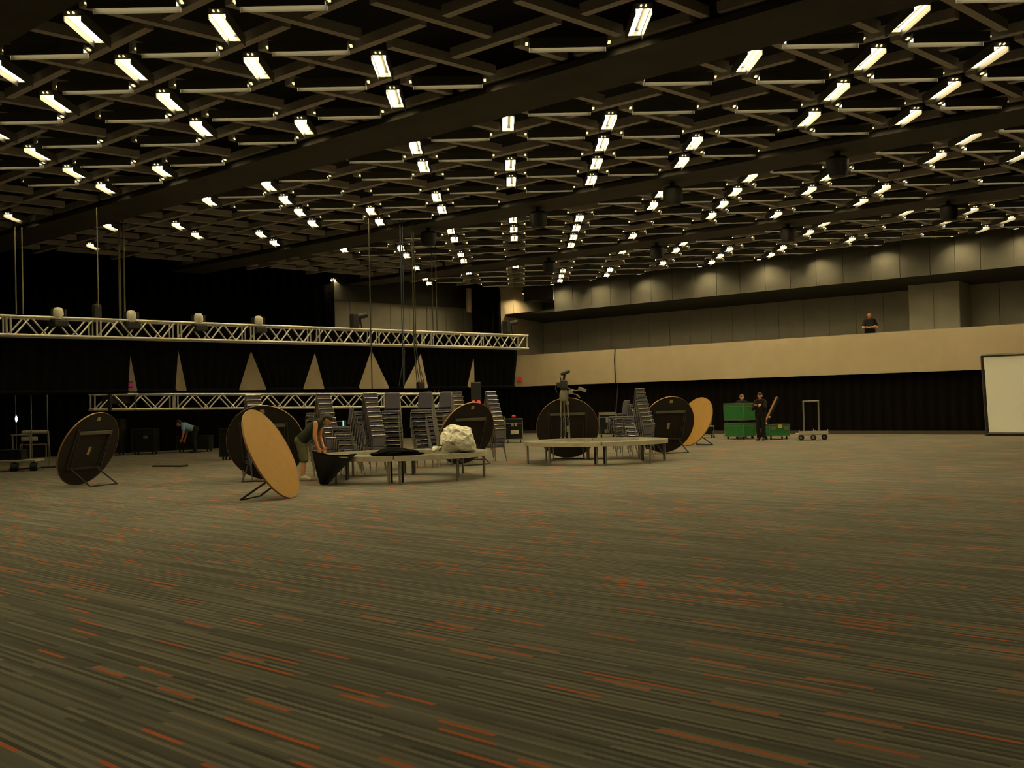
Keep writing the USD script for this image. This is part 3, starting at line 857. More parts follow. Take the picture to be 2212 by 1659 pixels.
STACKS = [  # lateral, depth, facing azimuth, count, where it stands
    (-6.05, 26.8, 82, 10, 'hidden stack behind the golden table'), (-4.55, 27.8, 82, 10, 'stack behind the bending man'), (-3.95, 27.9, 150, 7, 'low stack left of the tall ones behind the riser'),
    (-3.55, 28.9, 80, 10, 'leaning tall stack third behind the left riser'), (-3.15, 30.2, 222, 10, 'stack facing the camera behind the jacket'),
    (-2.28, 30.6, 205, 10, 'stack facing the camera right of centre behind the riser'), (-1.78, 31.6, 195, 10, 'stack behind, just left of the dark table edge'), (-1.52, 32.4, 85, 10, 'stack with backs shown left of the red lamps'),
    (-0.55, 32.6, 84, 10, 'stack right of the red lamps behind the dark table'), (3.35, 33.8, 150, 7, 'low stack left of the two right-hand stacks'),
    (3.95, 34.7, 84, 10, 'tall leaning stack at the right group'), (3.68, 33.0, 84, 7, 'short front stack of the right group')]
chair0 = None
ORD = ['lowest', 'second', 'third', 'fourth', 'fifth', 'sixth', 'seventh', 'eighth', 'ninth', 'topmost']
for l, d, az, n, where in STACKS:
    q = LD(l, d)
    fz = math.radians(az)
    f = np.array([math.cos(fz), math.sin(fz)])
    for k in range(n):
        nm = 'topmost' if k == n - 1 else ORD[k]
        lab = f'{nm} chair of the {where}'
        Mx = xf((q[0] + f[0] * 0.045 * k, q[1] + f[1] * 0.045 * k, 0.118 * k), fz - math.pi / 2)
        if chair0 is None:
            chair0 = chair_proto(Mx, lab, 'stacked banquet chairs')
        else:
            copy_of(chair0, 'banquet_chair', Mx, lab, 'chair', 'stacked banquet chairs')

# ------------------------------------------------------------------ flight cases, carts, crates


def flight_case(name, loc, rz, size, label, mats=('case_black', 'case_edge'), caster=0.11, labels=(), cat='flight case', extra=None):
    sx, sy, sz = size
    t = thing(name, label, cat, M=xf(loc, rz))
    z0 = caster
    obj('body', MB().box((sx - 0.02, sy - 0.02, sz - 0.02), (0, 0, z0 + sz / 2)), M[mats[0]], t)
    e = MB()
    w = 0.028
    for x in (-1, 1):
        for y in (-1, 1):
            e.box((w, w, sz), (x * (sx / 2 - w / 2 + .004), y * (sy / 2 - w / 2 + .004), z0 + sz / 2))
    for z in (z0 + w / 2, z0 + sz - w / 2):
        for y in (-1, 1):
            e.box((sx, w, w), (0, y * (sy / 2 - w / 2 + .004), z))
        for x in (-1, 1):
            e.box((w, sy, w), (x * (sx / 2 - w / 2 + .004), 0, z))
    obj('edging', e, M[mats[1]], t, label='metal edging')
    obj('lid_seam', MB().box((sx + 0.006, sy + 0.006, 0.03), (0, 0, z0 + sz * 0.78)), M[mats[1]], t)
    for x in (-1, 1):
        for y in (-1, 1):
            obj('caster', MB().rod((x * (sx / 2 - 0.1) - 0.018, y * (sy / 2 - 0.1), 0.05), (x * (sx / 2 - 0.1) + 0.018, y * (sy / 2 - 0.1), 0.05), 0.05, 12).box((0.05, 0.07, 0.03), (x * (sx / 2 - 0.1), y * (sy / 2 - 0.1), caster - 0.012)), M['rubber'], t)
    for (c, s, m_) in labels:
        obj('paper_label', MB().box(s, c), M[m_], t, label='pale label')
    return t


cz = math.radians(-45.7)                  # faces turned to the camera
# green crates at the right
gc = math.radians(0)
t = flight_case('green_crate', (38.80, 25.25, 0), 0, (0.84, 0.90, 0.54), 'lower green wheeled crate of the stack before the two men', ('crate_green', 'crate_edge'), 0.10, cat='crate')
t = flight_case('green_crate', (38.80, 25.25, 0.645), 0, (0.84, 0.94, 0.68), 'upper green wheeled crate of the stack, a man leaning on it', ('crate_green', 'crate_edge'), 0.10, cat='crate')
t = flight_case('green_crate', (38.62, 23.50, 0), math.radians(235.6 + 90), (0.84, 0.60, 0.46), 'low green crate with yellow sticker beside the standing man', ('crate_green', 'crate_edge'), 0.13, cat='crate',
                labels=(((0.02, -0.305, 0.50), (0.15, 0.006, 0.13), 'yellow'), ((-0.25, -0.305, 0.42), (0.2, 0.006, 0.10), 'crate_edge'), ((0.27, -0.305, 0.42), (0.2, 0.006, 0.10), 'crate_edge')))
# a long board leaning behind the low crate
a = np.array([*LD(10.02, 45.3), 0.55])
b = np.array([*LD(10.55, 45.3), 1.60])
t = thing('leaning_board', 'long dark board with brown edge leaning behind the low green crate', 'board', M=xf(a))
dv = b - a
Rb = rot_to(dv)
Ln = np.linalg.norm(dv)
Rb = Rb @ xf((0, 0, 0), cz)[:3, :3]
obj('board', MB().box((0.10, 0.30, Ln + 0.55), (0, 0, Ln / 2 - 0.27), R=None).mesh().apply_transform(xf((0, 0, 0), R=Rb)), M['case_black'], t)
obj('edge', MB().box((0.035, 0.32, Ln + 0.55), (-0.065, 0, Ln / 2 - 0.27)).mesh().apply_transform(xf((0, 0, 0), R=Rb)), M['wood_edge'], t)
latch = MB().box((0.06, 0.37, 0.07), (-0.02, 0, 0.32)).box((0.06, 0.37, 0.11), (-0.02, 0, 0.02)).mesh()
latch.apply_transform(xf((0, 0, 0), R=Rb))
obj('latch', latch, M['paper'], t, label='bright metal latches')

# flight cases left and right of the front facing round table
p = LD(0.04, 47.3)
flight_case('flight_case', (p[0], p[1], 0), cz, (0.72, 0.6, 0.86), 'black flight case with white label and a red lamp on its lid', caster=0.14,
            labels=(((0.02, -0.305, 0.44), (0.32, 0.006, 0.17), 'paper'), ((-0.06, -0.305, 0.74), (0.10, 0.006, 0.13), 'sticker'), ((0.08, -0.305, 0.74), (0.10, 0.006, 0.13), 'sticker')))
t = thing('warning_lamp', 'small red lamp standing on the labelled flight case', 'lamp', M=xf((p[0], p[1], 1.0)))
obj('base', MB().rod((0, 0, 0.0), (0, 0, 0.05), 0.10, 12), M['rubber'], t)
obj('lens', MB().ball((0, 0, 0.085), 0.085, 2, (1, 1, 0.8)), M['red_dim'], t, smooth=True)
p = LD(-0.62, 46.7)
flight_case('flight_case', (p[0], p[1], 0), cz, (0.60, 0.6, 0.95), 'dusty black flight case partly behind the chair stack, left of the labelled one', caster=0.14,
            labels=(((0.10, -0.305, 0.62), (0.22, 0.006, 0.16), 'sticker'), ((0.0, -0.305, 0.30), (0.55, 0.006, 0.26), 'riser_top')))
p = LD(4.22, 51.2)
flight_case('equipment_rack', (p[0], p[1], 0), cz, (0.74, 0.6, 1.00), 'open black equipment rack with pale top right of the front round table', caster=0.12,
            labels=(((0.02, -0.305, 0.78), (0.20, 0.006, 0.22), 'cam_grey'), ((0.0, -0.305, 1.06), (0.72, 0.012, 0.11), 'case_edge'), ((-0.06, -0.305, 0.28), (0.18, 0.006, 0.16), 'leg_bar')), cat='equipment rack')
p = LD(4.92, 51.3)
flight_case('flight_case', (p[0], p[1], 0), cz, (0.58, 0.6, 0.92), 'low black flight case with brown strap beside the open rack', caster=0.12,
            labels=(((0.0, -0.305, 0.62), (0.56, 0.012, 0.07), 'wood_edge'),))
p = LD(-6.55, 42.4)
flight_case('equipment_rack', (p[0], p[1], 0), cz, (0.62, 0.6, 1.02), 'black equipment rack with a green light between the chair stacks', caster=0.12,
            labels=(((0.0, -0.305, 0.90), (0.2, 0.006, 0.2), 'leg_bar'),), cat='equipment rack')
t = thing('status_light', 'small glowing green strip on the rack between the chair stacks', 'light', M=xf((p[0] + 0.30 * R0[0] - 0.33 * F0[0], p[1] + 0.30 * R0[1] - 0.33 * F0[1], 1.02)))
obj('strip', MB().rbox((0.045, 0.045, 0.26), (0, 0, 0.0), 0.01), M['green_led'], t)
obj('clip', MB().box((0.06, 0.06, 0.03), (0, 0, -0.14)), M['rubber'], t)
# dim gear backstage, under the low truss
for (l, d, sz, lab) in ((-15.4, 44.0, (0.8, 0.6, 1.3), 'tall dim equipment case backstage, left under the low truss'), (-14.3, 44.4, (0.9, 0.6, 0.9), 'lower dim equipment case backstage beside the tall one'),
                        (-12.7, 45.6, (1.3, 0.7, 0.55), 'long dim equipment case backstage below the person in blue'), (-9.5, 38.0, (0.42, 0.6, 0.95), 'narrow dim case left of the dark round table')):
    p = LD(l, d)
    flight_case('equipment_case', (p[0], p[1], 0), cz, sz, lab, ('case_black', 'rig_black'), 0.1, labels=(((0.1, -sz[1] / 2 - 0.005, sz[2] * 0.75), (0.16, 0.006, 0.12), 'leg_bar'),), cat='equipment case')
p0, p1 = LD(-10.82, 34.45), LD(-9.79, 34.0)
t = thing('floor_plank', 'flat dark plank lying on the carpet left of the round tables', 'plank', M=xf((*((p0 + p1) / 2), 0), math.atan2(*(p1 - p0)[::-1])))
obj('plank', MB().rbox((1.1, 0.28, 0.05), (0, 0, 0.025), 0.008), M['riser_leg_dark'], t)
obj('end_cap', MB().rbox((0.03, 0.285, 0.054), (0.55, 0, 0.027), 0.004), M['rig_black'], t)

# red double lamp on a stand behind the dark round table
p = LD(-1.08, 33.9)
t = thing('warning_light', 'pair of glowing red lamps above the dark round table', 'lamp', M=xf((*p, 0)))
obj('pole', MB().rod((0, 0, 0.02), (0, 0, 1.62), 0.02, 8), M['rig_black'], t)
obj('base', MB().rod((0, 0, 0.0), (0, 0, 0.03), 0.25, 16), M['rig_black'], t)
lr = np.array([R0[0], R0[1], 0])
for s in (-1, 1):
    obj('lens', MB().ball(lr * 0.075 * s + [0, 0, 1.70], 0.062, 2), M['red'], t, smooth=True)
obj('housing', MB().rbox((0.30, 0.16, 0.62), (*(np.array([F0[0], F0[1]]) * 0.16), 2.0), 0.03, rz=cz), M['rig_black'], t)

# red box and magenta sign on the parapets
t = thing('alarm_box', 'small red box low on the beige parapet near the corner', 'alarm box', M=xf((XR - 0.04, 42.15, 2.86)))
obj('box', MB().rbox((0.08, 0.34, 0.24), (0, 0, 0), 0.02), M['red_dim'], t)
obj('cap', MB().rbox((0.05, 0.1, 0.06), (-0.03, 0, 0.14), 0.01), M['red_dim'], t)
t = thing('exit_lamp', 'tiny magenta lamp in the leftmost drape gap', 'lamp', M=xf((22.25, YB - 0.06, 2.76)))
obj('lens', MB().rbox((0.14, 0.1, 0.18), (0, 0, 0), 0.02), M['magenta'], t)
obj('back', MB().box((0.2, 0.03, 0.24), (0, 0.045, 0)), M['rubber'], t)

# blue lamp on a pole at the far left
t = thing('pole_light', 'bright blue-white lamp on a thin pole at the far left', 'lamp', M=xf((14.28, 35.0, 0)))
obj('pole', MB().rod((0, 0, 0.03), (0, 0, 3.0), 0.012, 6), M['chain'], t)
obj('bulb', MB().ball((0, -0.03, 1.54), 0.04, 2, (0.8, 0.8, 2.4)), M['blue_led'], t, smooth=True)
obj('base', MB().rod((0, 0, 0), (0, 0, 0.04), 0.22, 16), M['rig_black'], t)
for k, (x, y, h, nm) in enumerate(((14.75, 35.0, 3.6, 'thin grey pole right of the blue lamp'), (15.25, 35.0, 2.6, 'shorter dim pole second right of the blue lamp'))):
    t = thing('pole', nm, 'pole', M=xf((x, y, 0)))
    obj('shaft', MB().rod((0, 0, 0.03), (0, 0, h), 0.014, 6), M['chain'], t)
    obj('base', MB().rod((0, 0, 0), (0, 0, 0.04), 0.22, 16), M['rig_black'], t)


def wheel(t, c, r, w, axis):
    a = np.asarray(axis, float) / np.linalg.norm(axis)
    c = np.asarray(c, float)
    m = MB().lathe([(r * 0.45, -w / 2), (r * 0.92, -w / 2), (r, -w * 0.3), (r, w * 0.3), (r * 0.92, w / 2), (r * 0.45, w / 2), (r * 0.45, -w / 2)], n=18).mesh()
    m.apply_transform(xf(c, R=rot_to(a)))
    o = obj('wheel', m, M['rubber'], t, smooth=40)
    h = MB().rod(c - a * w * 0.55, c + a * w * 0.55, r * 0.46, 12)
    obj('hub', h, M['case_edge'], o)


# wheeled cart at the left picture edge
p = LD(-14.35, 33.9)
t = thing('equipment_cart', 'wheeled metal cart cut by the left picture edge', 'cart', M=xf((*p, 0), cz))
obj('platform', MB().rbox((1.5, 0.7, 0.07), (-0.45, 0, 0.30), 0.02), M['riser_edge'], t)
for x in (-1.0, -0.35, 0.22):
    wheel(t, (x, -0.26, 0.125), 0.125, 0.20, (0.95, 0.2, 0))
    obj('fork', MB().box((0.06, 0.06, 0.16), (x, -0.26, 0.25)), M['rig_black'], t)
obj('upright', MB().rod((-0.62, 0.25, 0.3), (-0.62, 0.25, 1.05), 0.022, 8).rod((-0.10, 0.25, 0.3), (-0.10, 0.25, 1.05), 0.022, 8), M['riser_leg'], t)
obj('crossbar', MB().rod((-0.66, 0.25, 1.05), (-0.06, 0.25, 1.05), 0.024, 8), M['riser_leg'], t)
obj('load', MB().rbox((0.7, 0.5, 0.30), (-0.5, 0.0, 0.49), 0.03), M['case_black'], t, label='dark case on the cart')
p = LD(-16.05, 38.2)
t = thing('folding_frame', 'metal frame with pale rounded top bar beside the left cart', 'folding frame', M=xf((*p, 0), cz))
obj('top_bar', MB().rbox((0.92, 0.06, 0.13), (0, 0.15, 1.06), 0.05), M['riser_edge'], t, smooth=50)
obj('middle_bar', MB().rbox((0.56, 0.05, 0.15), (-0.18, 0.12, 0.84), 0.03), M['riser_edge'], t, smooth=50)
obj('side_post', MB().rod((-0.45, 0.15, 1.05), (-0.47, 0.2, 0.0), 0.02, 8), M['riser_leg'], t)
obj('side_post', MB().rod((0.45, 0.15, 1.05), (0.47, 0.2, 0.0), 0.02, 8), M['riser_leg'], t)
obj('seat_rail', MB().rod((-0.36, -0.2, 0.66), (0.5, -0.2, 0.66), 0.018, 8).rod((-0.36, -0.2, 0.66), (-0.47, 0.18, 0.6), 0.018, 8).rod((0.5, -0.2, 0.66), (0.47, 0.18, 0.6), 0.018, 8), M['riser_leg'], t)
obj('front_leg', MB().rod((-0.36, -0.2, 0.66), (-0.36, -0.28, 0.0), 0.018, 8), M['riser_leg'], t)
obj('front_leg', MB().rod((0.5, -0.2, 0.66), (0.54, -0.28, 0.0), 0.018, 8), M['riser_leg'], t)
obj('cloth', MB().rbox((0.74, 0.06, 0.38), (0.06, -0.05, 0.44), 0.02), M['case_black'], t, label='dark panel slung under the frame')

# trolley with an upright frame at the right
p = LD(11.1, 42.5)
t = thing('trolley', 'white trolley with tall upright frame on three black wheels', 'trolley', M=xf((*p, 0), cz))
obj('platform', MB().rbox((1.08, 0.6, 0.07), (0, 0, 0.235), 0.02), M['riser_edge'], t, smooth=50)
obj('lip', MB().box((1.08, 0.03, 0.13), (0, -0.29, 0.28)), M['riser_edge'], t)
for x in (-0.28, 0.28):
    obj('upright', MB().rod((x, 0.0, 0.25), (x, 0.0, 1.46), 0.032, 8), M['riser_leg'], t, smooth=50)
obj('top_rail', MB().rod((-0.31, 0.0, 1.44), (0.31, 0.0, 1.44), 0.03, 8), M['riser_leg'], t, smooth=50)
obj('stub', MB().rod((0.02, -0.2, 0.26), (0.02, -0.2, 0.42), 0.02, 6).rod((0.08, -0.2, 0.26), (0.08, -0.2, 0.38), 0.015, 6).rod((-0.53, -0.28, 0.26), (-0.53, -0.28, 0.40), 0.015, 6).rod((0.53, -0.28, 0.26), (0.53, -0.28, 0.40), 0.015, 6), M['riser_edge'], t)
for (x, y) in ((-0.42, -0.12), (0.0, -0.24), (0.44, -0.12)):
    wheel(t, (x, y, 0.105), 0.105, 0.08, (0.5, 0.85, 0))
    obj('fork', MB().box((0.05, 0.05, 0.10), (x, y, 0.17)), M['rig_black'], t)
# cart beside the green crates
p = LD(8.0, 47.4)
t = thing('equipment_cart', 'low metal cart with thin upright rails left of the green crates', 'cart', M=xf((*p, 0), cz))
obj('deck', MB().rbox((0.62, 0.6, 0.05), (0, 0, 0.48), 0.015), M['riser_leg'], t)
obj('load', MB().rbox((0.42, 0.5, 0.28), (0.0, 0, 0.30), 0.02), M['case_black'], t)
obj('shelf', MB().rbox((0.62, 0.6, 0.04), (0, 0, 0.14), 0.01), M['riser_leg'], t)
for x in (-0.28, 0.28):
    for y in (-0.26, 0.26):
        obj('post', MB().rod((x, y, 0.1), (x, y, 0.5), 0.018, 6), M['riser_leg'], t)
        wheel(t, (x, y, 0.055), 0.055, 0.04, (1, 0.3, 0))
obj('rail', MB().rod((0.02, 0.26, 0.5), (0.02, 0.26, 1.15), 0.014, 6).rod((0.24, 0.26, 0.5), (0.24, 0.26, 1.25), 0.014, 6).rod((0.29, 0.2, 0.5), (0.29, 0.2, 1.25), 0.014, 6).rod((0.24, 0.26, 1.25), (0.29, 0.2, 1.25), 0.014, 6), M['riser_leg'], t)

# ------------------------------------------------------------------ broadcast camera on its tripod, on the right riser ring
p = LD(1.48, 32.72)
tz = 0.602
t = thing('tripod', 'tall camera tripod standing on the right riser ring', 'tripod', M=xf((*p, tz), cz))
for k, a in enumerate((math.radians(205), math.radians(335), math.radians(90))):
    e = np.array([math.cos(a) * 0.13, math.sin(a) * 0.13, 0.02])
    m_ = np.array([math.cos(a) * 0.12, math.sin(a) * 0.10, 0.62])
    tp = np.array([math.cos(a) * 0.10, math.sin(a) * 0.08, 1.12])
    obj('leg', MB().rod(e + [0.02, 0, 0], m_ + [0.02, 0, 0], 0.012, 6).rod(e - [0.02, 0, 0], m_ - [0.02, 0, 0], 0.012, 6).rod(m_, tp, 0.02, 8).ball(e, 0.025, 1), M['cam_grey'], t, smooth=50)
obj('spreader', MB().rod((-0.12, -0.05, 0.25), (0.12, -0.05, 0.25), 0.01, 6).rod((0, 0.1, 0.25), (0, -0.05, 0.25), 0.01, 6), M['cam_black'], t)
obj('bowl', MB().lathe([(0, 1.06), (0.09, 1.08), (0.13, 1.16), (0.125, 1.30), (0.09, 1.40), (0, 1.42)], n=16), M['cam_grey'], t, smooth=50, label='pale fluid head')
obj('pan_bar', MB().rod((0.08, 0, 1.32), (0.36, -0.16, 1.25), 0.014, 6).rod((0.36, -0.16, 1.25), (0.44, -0.2, 1.16), 0.018, 6), M['cam_grey'], t)
c_ = thing('video_camera', 'dark broadcast camera with viewfinder on the tall tripod', 'video camera', M=xf((*p, tz + 1.425), cz))
obj('body', MB().rbox((0.20, 0.44, 0.24), (0, 0.0, 0.13), 0.03).rbox((0.12, 0.16, 0.15), (-0.13, 0.06, 0.12), 0.02), M['cam_black'], c_, smooth=45)
obj('lens', MB().rod((0, 0.22, 0.13), (0, 0.52, 0.13), 0.075, 16).rod((0, 0.52, 0.13), (0, 0.58, 0.13), 0.10, 16), M['cam_black'], c_, smooth=50)
obj('viewfinder', MB().rbox((0.28, 0.20, 0.09), (0.05, -0.10, 0.46), 0.03, R=np.array([[0.95, 0, -0.31], [0, 1, 0], [0.31, 0, 0.95]])), M['cam_black'], c_, smooth=45, label='tilted viewfinder hood')
obj('viewfinder_arm', MB().rod((0, -0.08, 0.24), (0.03, -0.09, 0.43), 0.035, 8).rod((-0.08, -0.05, 0.24), (-0.10, -0.05, 0.34), 0.02, 6), M['cam_black'], c_)
obj('handle', MB().path([(-0.2, 0.1, 0.16), (-0.24, 0.02, 0.02), (-0.2, -0.08, -0.10)], 0.012, 6), M['cam_black'], c_)
obj('monitor', MB().rbox((0.24, 0.06, 0.10), (0.52, -0.14, -0.03), 0.01, R=np.array([[0.92, 0, 0.39], [0, 1, 0], [-0.39, 0, 0.92]])), M['cam_grey'], c_, label='small pale control unit on the arm')
obj('monitor_arm', MB().rod((0.1, -0.1, 0.02), (0.32, -0.12, -0.06), 0.02, 6).rod((0.32, -0.12, -0.06), (0.44, -0.14, -0.05), 0.02, 6), M['cam_grey'], c_)
obj('focus_grip', MB().rbox((0.13, 0.1, 0.12), (0.18, -0.12, -0.10), 0.02), M['cam_grey'], c_)


# ------------------------------------------------------------------ people
def capsules(bones, grow=0.0, refine=0.035, smooth=6):
    out = None
    for pts in bones:
        sp = [m3.Manifold.sphere(r + grow, 14).translate([float(x) for x in p]) for p, r in pts]
        h = m3.Manifold.batch_hull(sp)
        out = h if out is None else out + h
    t = tri(out.refine_to_length(refine))
    t = trimesh.Trimesh(t.vertices, t.faces, process=True)
    trimesh.smoothing.filter_taubin(t, lamb=0.5, nu=0.52, iterations=smooth)
    return t


def hand_bones(w, d, side, curl=0.35, k=1.0):
    """palm, four fingers and a thumb continuing from wrist w along d; side = sideways unit vector of the palm (towards the thumb)"""
    d = np.asarray(d, float) / np.linalg.norm(d)
    s = np.asarray(side, float)
    s = s - d * (s @ d)
    s /= np.linalg.norm(s)
    n = np.cross(d, s)
    w = np.asarray(w, float)
    b = [[(w, 0.026), (w + d * 0.085 + s * 0.022, 0.017), (w + d * 0.085 - s * 0.026, 0.016), (w + d * 0.03 + s * 0.02, 0.018)]]
    for o, L in ((0.030, 0.072), (0.010, 0.082), (-0.011, 0.075), (-0.030, 0.058)):
        a = w + d * 0.085 + s * o
        m = a + (d * math.cos(curl) + n * math.sin(curl)) * L * 0.55
        e = m + (d * math.cos(2 * curl) + n * math.sin(2 * curl)) * L * 0.5
        b += [[(a, 0.0100), (m, 0.0092)], [(m, 0.0092), (e, 0.0080)]]
    a = w + d * 0.025 + s * 0.026
    m = a + (d * 0.65 + s * 0.75) * 0.045
    b += [[(a, 0.014), (m, 0.011)], [(m, 0.011), (m + (d * 0.95 + s * 0.25) * 0.035, 0.009)]]
    return b


def head_bones(h, f, up):
    """skull, jaw, nose, ears around head centre h; f = face direction"""
    f = np.asarray(f, float)
    up = np.asarray(up, float)
    s = np.cross(f, up)
    b = [[(h + up * 0.035 - f * 0.015, 0.088), (h + up * 0.02 + f * 0.02, 0.080)], [(h + up * 0.01 + f * 0.015, 0.074), (h - up * 0.075 + f * 0.045, 0.040)],
         [(h + f * 0.088 + up * 0.015, 0.012), (h + f * 0.112 - up * 0.022, 0.014)],
         [(h + f * 0.085 + up * 0.030 + s * 0.03, 0.014), (h + f * 0.085 + up * 0.030 - s * 0.03, 0.014)],
         [(h + f * 0.083 - up * 0.058 + s * 0.018, 0.011), (h + f * 0.083 - up * 0.058 - s * 0.018, 0.011)]]
    for q in (-1, 1):
        b.append([(h + s * q * 0.085 - f * 0.005 + up * 0.015, 0.018), (h + s * q * 0.083 - f * 0.005 - up * 0.02, 0.014)])
    return b


def person(loc, rz, J, label, shirt, trousers, shoes, hair, sleeves='short', legs='long', bald=False, face=None):
    """J: joints in local axes, x to the person's right, y forward, z up"""
    t = thing('person', label, 'person', M=xf(loc, rz))
    J = {k: np.asarray(v, float) for k, v in J.items()}
    A = lambda a, b, ra, rb: [(J[a], ra), (J[b], rb)]
    hf = np.asarray(J.pop('face', [0, 1, 0]), float)
    hf /= np.linalg.norm(hf)
    hu = np.asarray(J.pop('crown', [0, 0, 1]), float)
    hu = hu - hf * (hu @ hf)
    hu /= np.linalg.norm(hu)
    body = head_bones(J['head'], hf, hu)
    body += [[(J['head'] - hu * 0.05 - hf * 0.02, 0.055), (J['neck'], 0.060)]]
    torso = [[(J['shoulder_r'] * 0.72 + J['shoulder_l'] * 0.28, 0.085), (J['shoulder_l'] * 0.72 + J['shoulder_r'] * 0.28, 0.085), (J['neck'], 0.055)],
             [(J['shoulder_r'] * 0.8 + J['shoulder_l'] * 0.2, 0.10), (J['shoulder_l'] * 0.8 + J['shoulder_r'] * 0.2, 0.10), (J['chest'] + (J['shoulder_r'] - J['shoulder_l']) * 0.22, 0.115), (J['chest'] - (J['shoulder_r'] - J['shoulder_l']) * 0.22, 0.115)],
             [(J['chest'] + (J['shoulder_r'] - J['shoulder_l']) * 0.22, 0.115), (J['chest'] - (J['shoulder_r'] - J['shoulder_l']) * 0.22, 0.115), (J['hip_r'], 0.115), (J['hip_l'], 0.115)]]
    arms, hands, lower, shin, feet = [], [], [], [], []
    for q, sg in (('r', 1), ('l', -1)):
        arms.append(A(f'shoulder_{q}', f'elbow_{q}', 0.062, 0.045))
        lower.append(A(f'elbow_{q}', f'wrist_{q}', 0.043, 0.029))
        dd = J[f'wrist_{q}'] - J[f'elbow_{q}']
        if f'fingers_{q}' in J:
            dd = J[f'fingers_{q}']
        hands += hand_bones(J[f'wrist_{q}'], dd, J.get(f'thumb_{q}', np.array([0, 1.0, 0.3])), 0.35)
        shin += [A(f'hip_{q}', f'knee_{q}', 0.092, 0.060), A(f'knee_{q}', f'ankle_{q}', 0.058, 0.040)]
        toe = J[f'ankle_{q}'] + np.asarray(J.get('toe', [0, 0.17, 0])) + [0, 0, -0.045]
        feet.append((J[f'ankle_{q}'], toe))
    fb = [[(a + [0, 0, -0.01], 0.042), (b + [0, 0, 0.0], 0.030)] for a, b in feet]
    obj('body', capsules(body + torso + arms + lower + hands + shin + fb, refine=0.03, smooth=3), M['skin'], t, smooth=True)
    # clothes
    sb = list(torso)
    if sleeves == 'long':
        sb += arms + lower
    elif sleeves == 'short':
        for q in 'rl':
            e = J[f'shoulder_{q}'] * 0.40 + J[f'elbow_{q}'] * 0.60
            sb.append([(J[f'shoulder_{q}'], 0.066), (e, 0.060)])
    obj('shirt', capsules(sb, 0.014, 0.04, 5), M[shirt], t, smooth=True)
    tb = [[(J['hip_r'], 0.118), (J['hip_l'], 0.118)]]
    for q in 'rl':
        tb.append([(J[f'hip_{q}'], 0.10), (J[f'knee_{q}'], 0.078 if legs == 'short' else 0.070)])
        if legs == 'long':
            tb.append([(J[f'knee_{q}'], 0.068), (J[f'ankle_{q}'] + [0, 0, 0.02], 0.058)])
    obj('shorts' if legs == 'short' else 'trousers', capsules(tb, 0.014, 0.04, 4), M[trousers], t, smooth=True)
    for a, b in feet:
        low = np.array([0, 0, -1.0])
        m = capsules([[(a + [0, 0, -0.005], 0.050), (np.array([a[0], a[1], 0.036]) - (b - a) * [0.18, 0.18, 0], 0.036), (np.array([b[0], b[1], 0.034]), 0.034)]], 0.004, 0.03, 3)
        m.vertices[:, 2] = np.maximum(m.vertices[:, 2], 0.0)
        obj('shoe', m, M[shoes], t, smooth=True)
    h = J['head']
    s = np.cross(hf, hu)
    if not bald:
        hb = [[(h + hu * 0.055 - hf * 0.03, 0.088), (h + hu * 0.06 + hf * 0.02, 0.075)], [(h + hu * 0.03 - hf * 0.05, 0.082), (h - hu * 0.04 - hf * 0.05, 0.060)]]
    else:
        hb = [[(h - hu * 0.005 - hf * 0.045 + s * 0.05, 0.052), (h - hu * 0.005 - hf * 0.045 - s * 0.05, 0.052), (h - hu * 0.04 - hf * 0.055, 0.045)]]
    obj('hair', capsules(hb, 0.006, 0.03, 3), M[hair], t, smooth=True)
    for q in (-1, 1):
        obj('eye', MB().ball(h + hf * 0.092 + hu * 0.018 + s * q * 0.032, 0.010, 1), M['eye'], t, smooth=True)
    obj('mouth', MB().ball(h + hf * 0.093 - hu * 0.057, 0.012, 1, (1, 1, 0.5)).ball(h + hf * 0.092 - hu * 0.057 + s * 0.012, 0.009, 1).ball(h + hf * 0.092 - hu * 0.057 - s * 0.012, 0.009, 1), M['hair_dark'], t, smooth=True)
    return t


def stand(k=1.0):
    return {'head': [0, 0.03, 1.63 * k], 'neck': [0, 0, 1.47 * k], 'shoulder_r': [0.19, 0, 1.42 * k], 'shoulder_l': [-0.19, 0, 1.42 * k], 'chest': [0, 0.01, 1.20 * k],
            'hip_r': [0.095, 0, 0.93 * k], 'hip_l': [-0.095, 0, 0.93 * k], 'knee_r': [0.10, 0.02, 0.50 * k], 'knee_l': [-0.10, 0.02, 0.50 * k], 'ankle_r': [0.11, -0.02, 0.085], 'ankle_l': [-0.11, -0.02, 0.085],
            'elbow_r': [0.25, -0.02, 1.13 * k], 'elbow_l': [-0.25, -0.02, 1.13 * k], 'wrist_r': [0.25, 0.10, 0.89 * k], 'wrist_l': [-0.25, 0.10, 0.89 * k]}


def bend(z_head=1.40):
    d = z_head - 1.40
    return {'head': [0, 0.60, 1.38 + d], 'neck': [0, 0.47, 1.36 + d], 'shoulder_r': [0.19, 0.38, 1.31 + d], 'shoulder_l': [-0.19, 0.38, 1.31 + d], 'chest': [0, 0.22, 1.14 + d * 0.7],
            'face': [0, 0.80, -0.60], 'crown': [0, 0.6, 0.8],
            'hip_r': [0.095, -0.03, 0.92], 'hip_l': [-0.095, -0.03, 0.92], 'knee_r': [0.10, 0.05, 0.49], 'knee_l': [-0.10, 0.02, 0.49], 'ankle_r': [0.11, 0.02, 0.085], 'ankle_l': [-0.11, -0.05, 0.085],
            'elbow_r': [0.23, 0.36, 1.00 + d], 'elbow_l': [-0.22, 0.36, 1.00 + d], 'wrist_r': [0.19, 0.42, 0.76 + d], 'wrist_l': [-0.16, 0.45, 0.76 + d]}


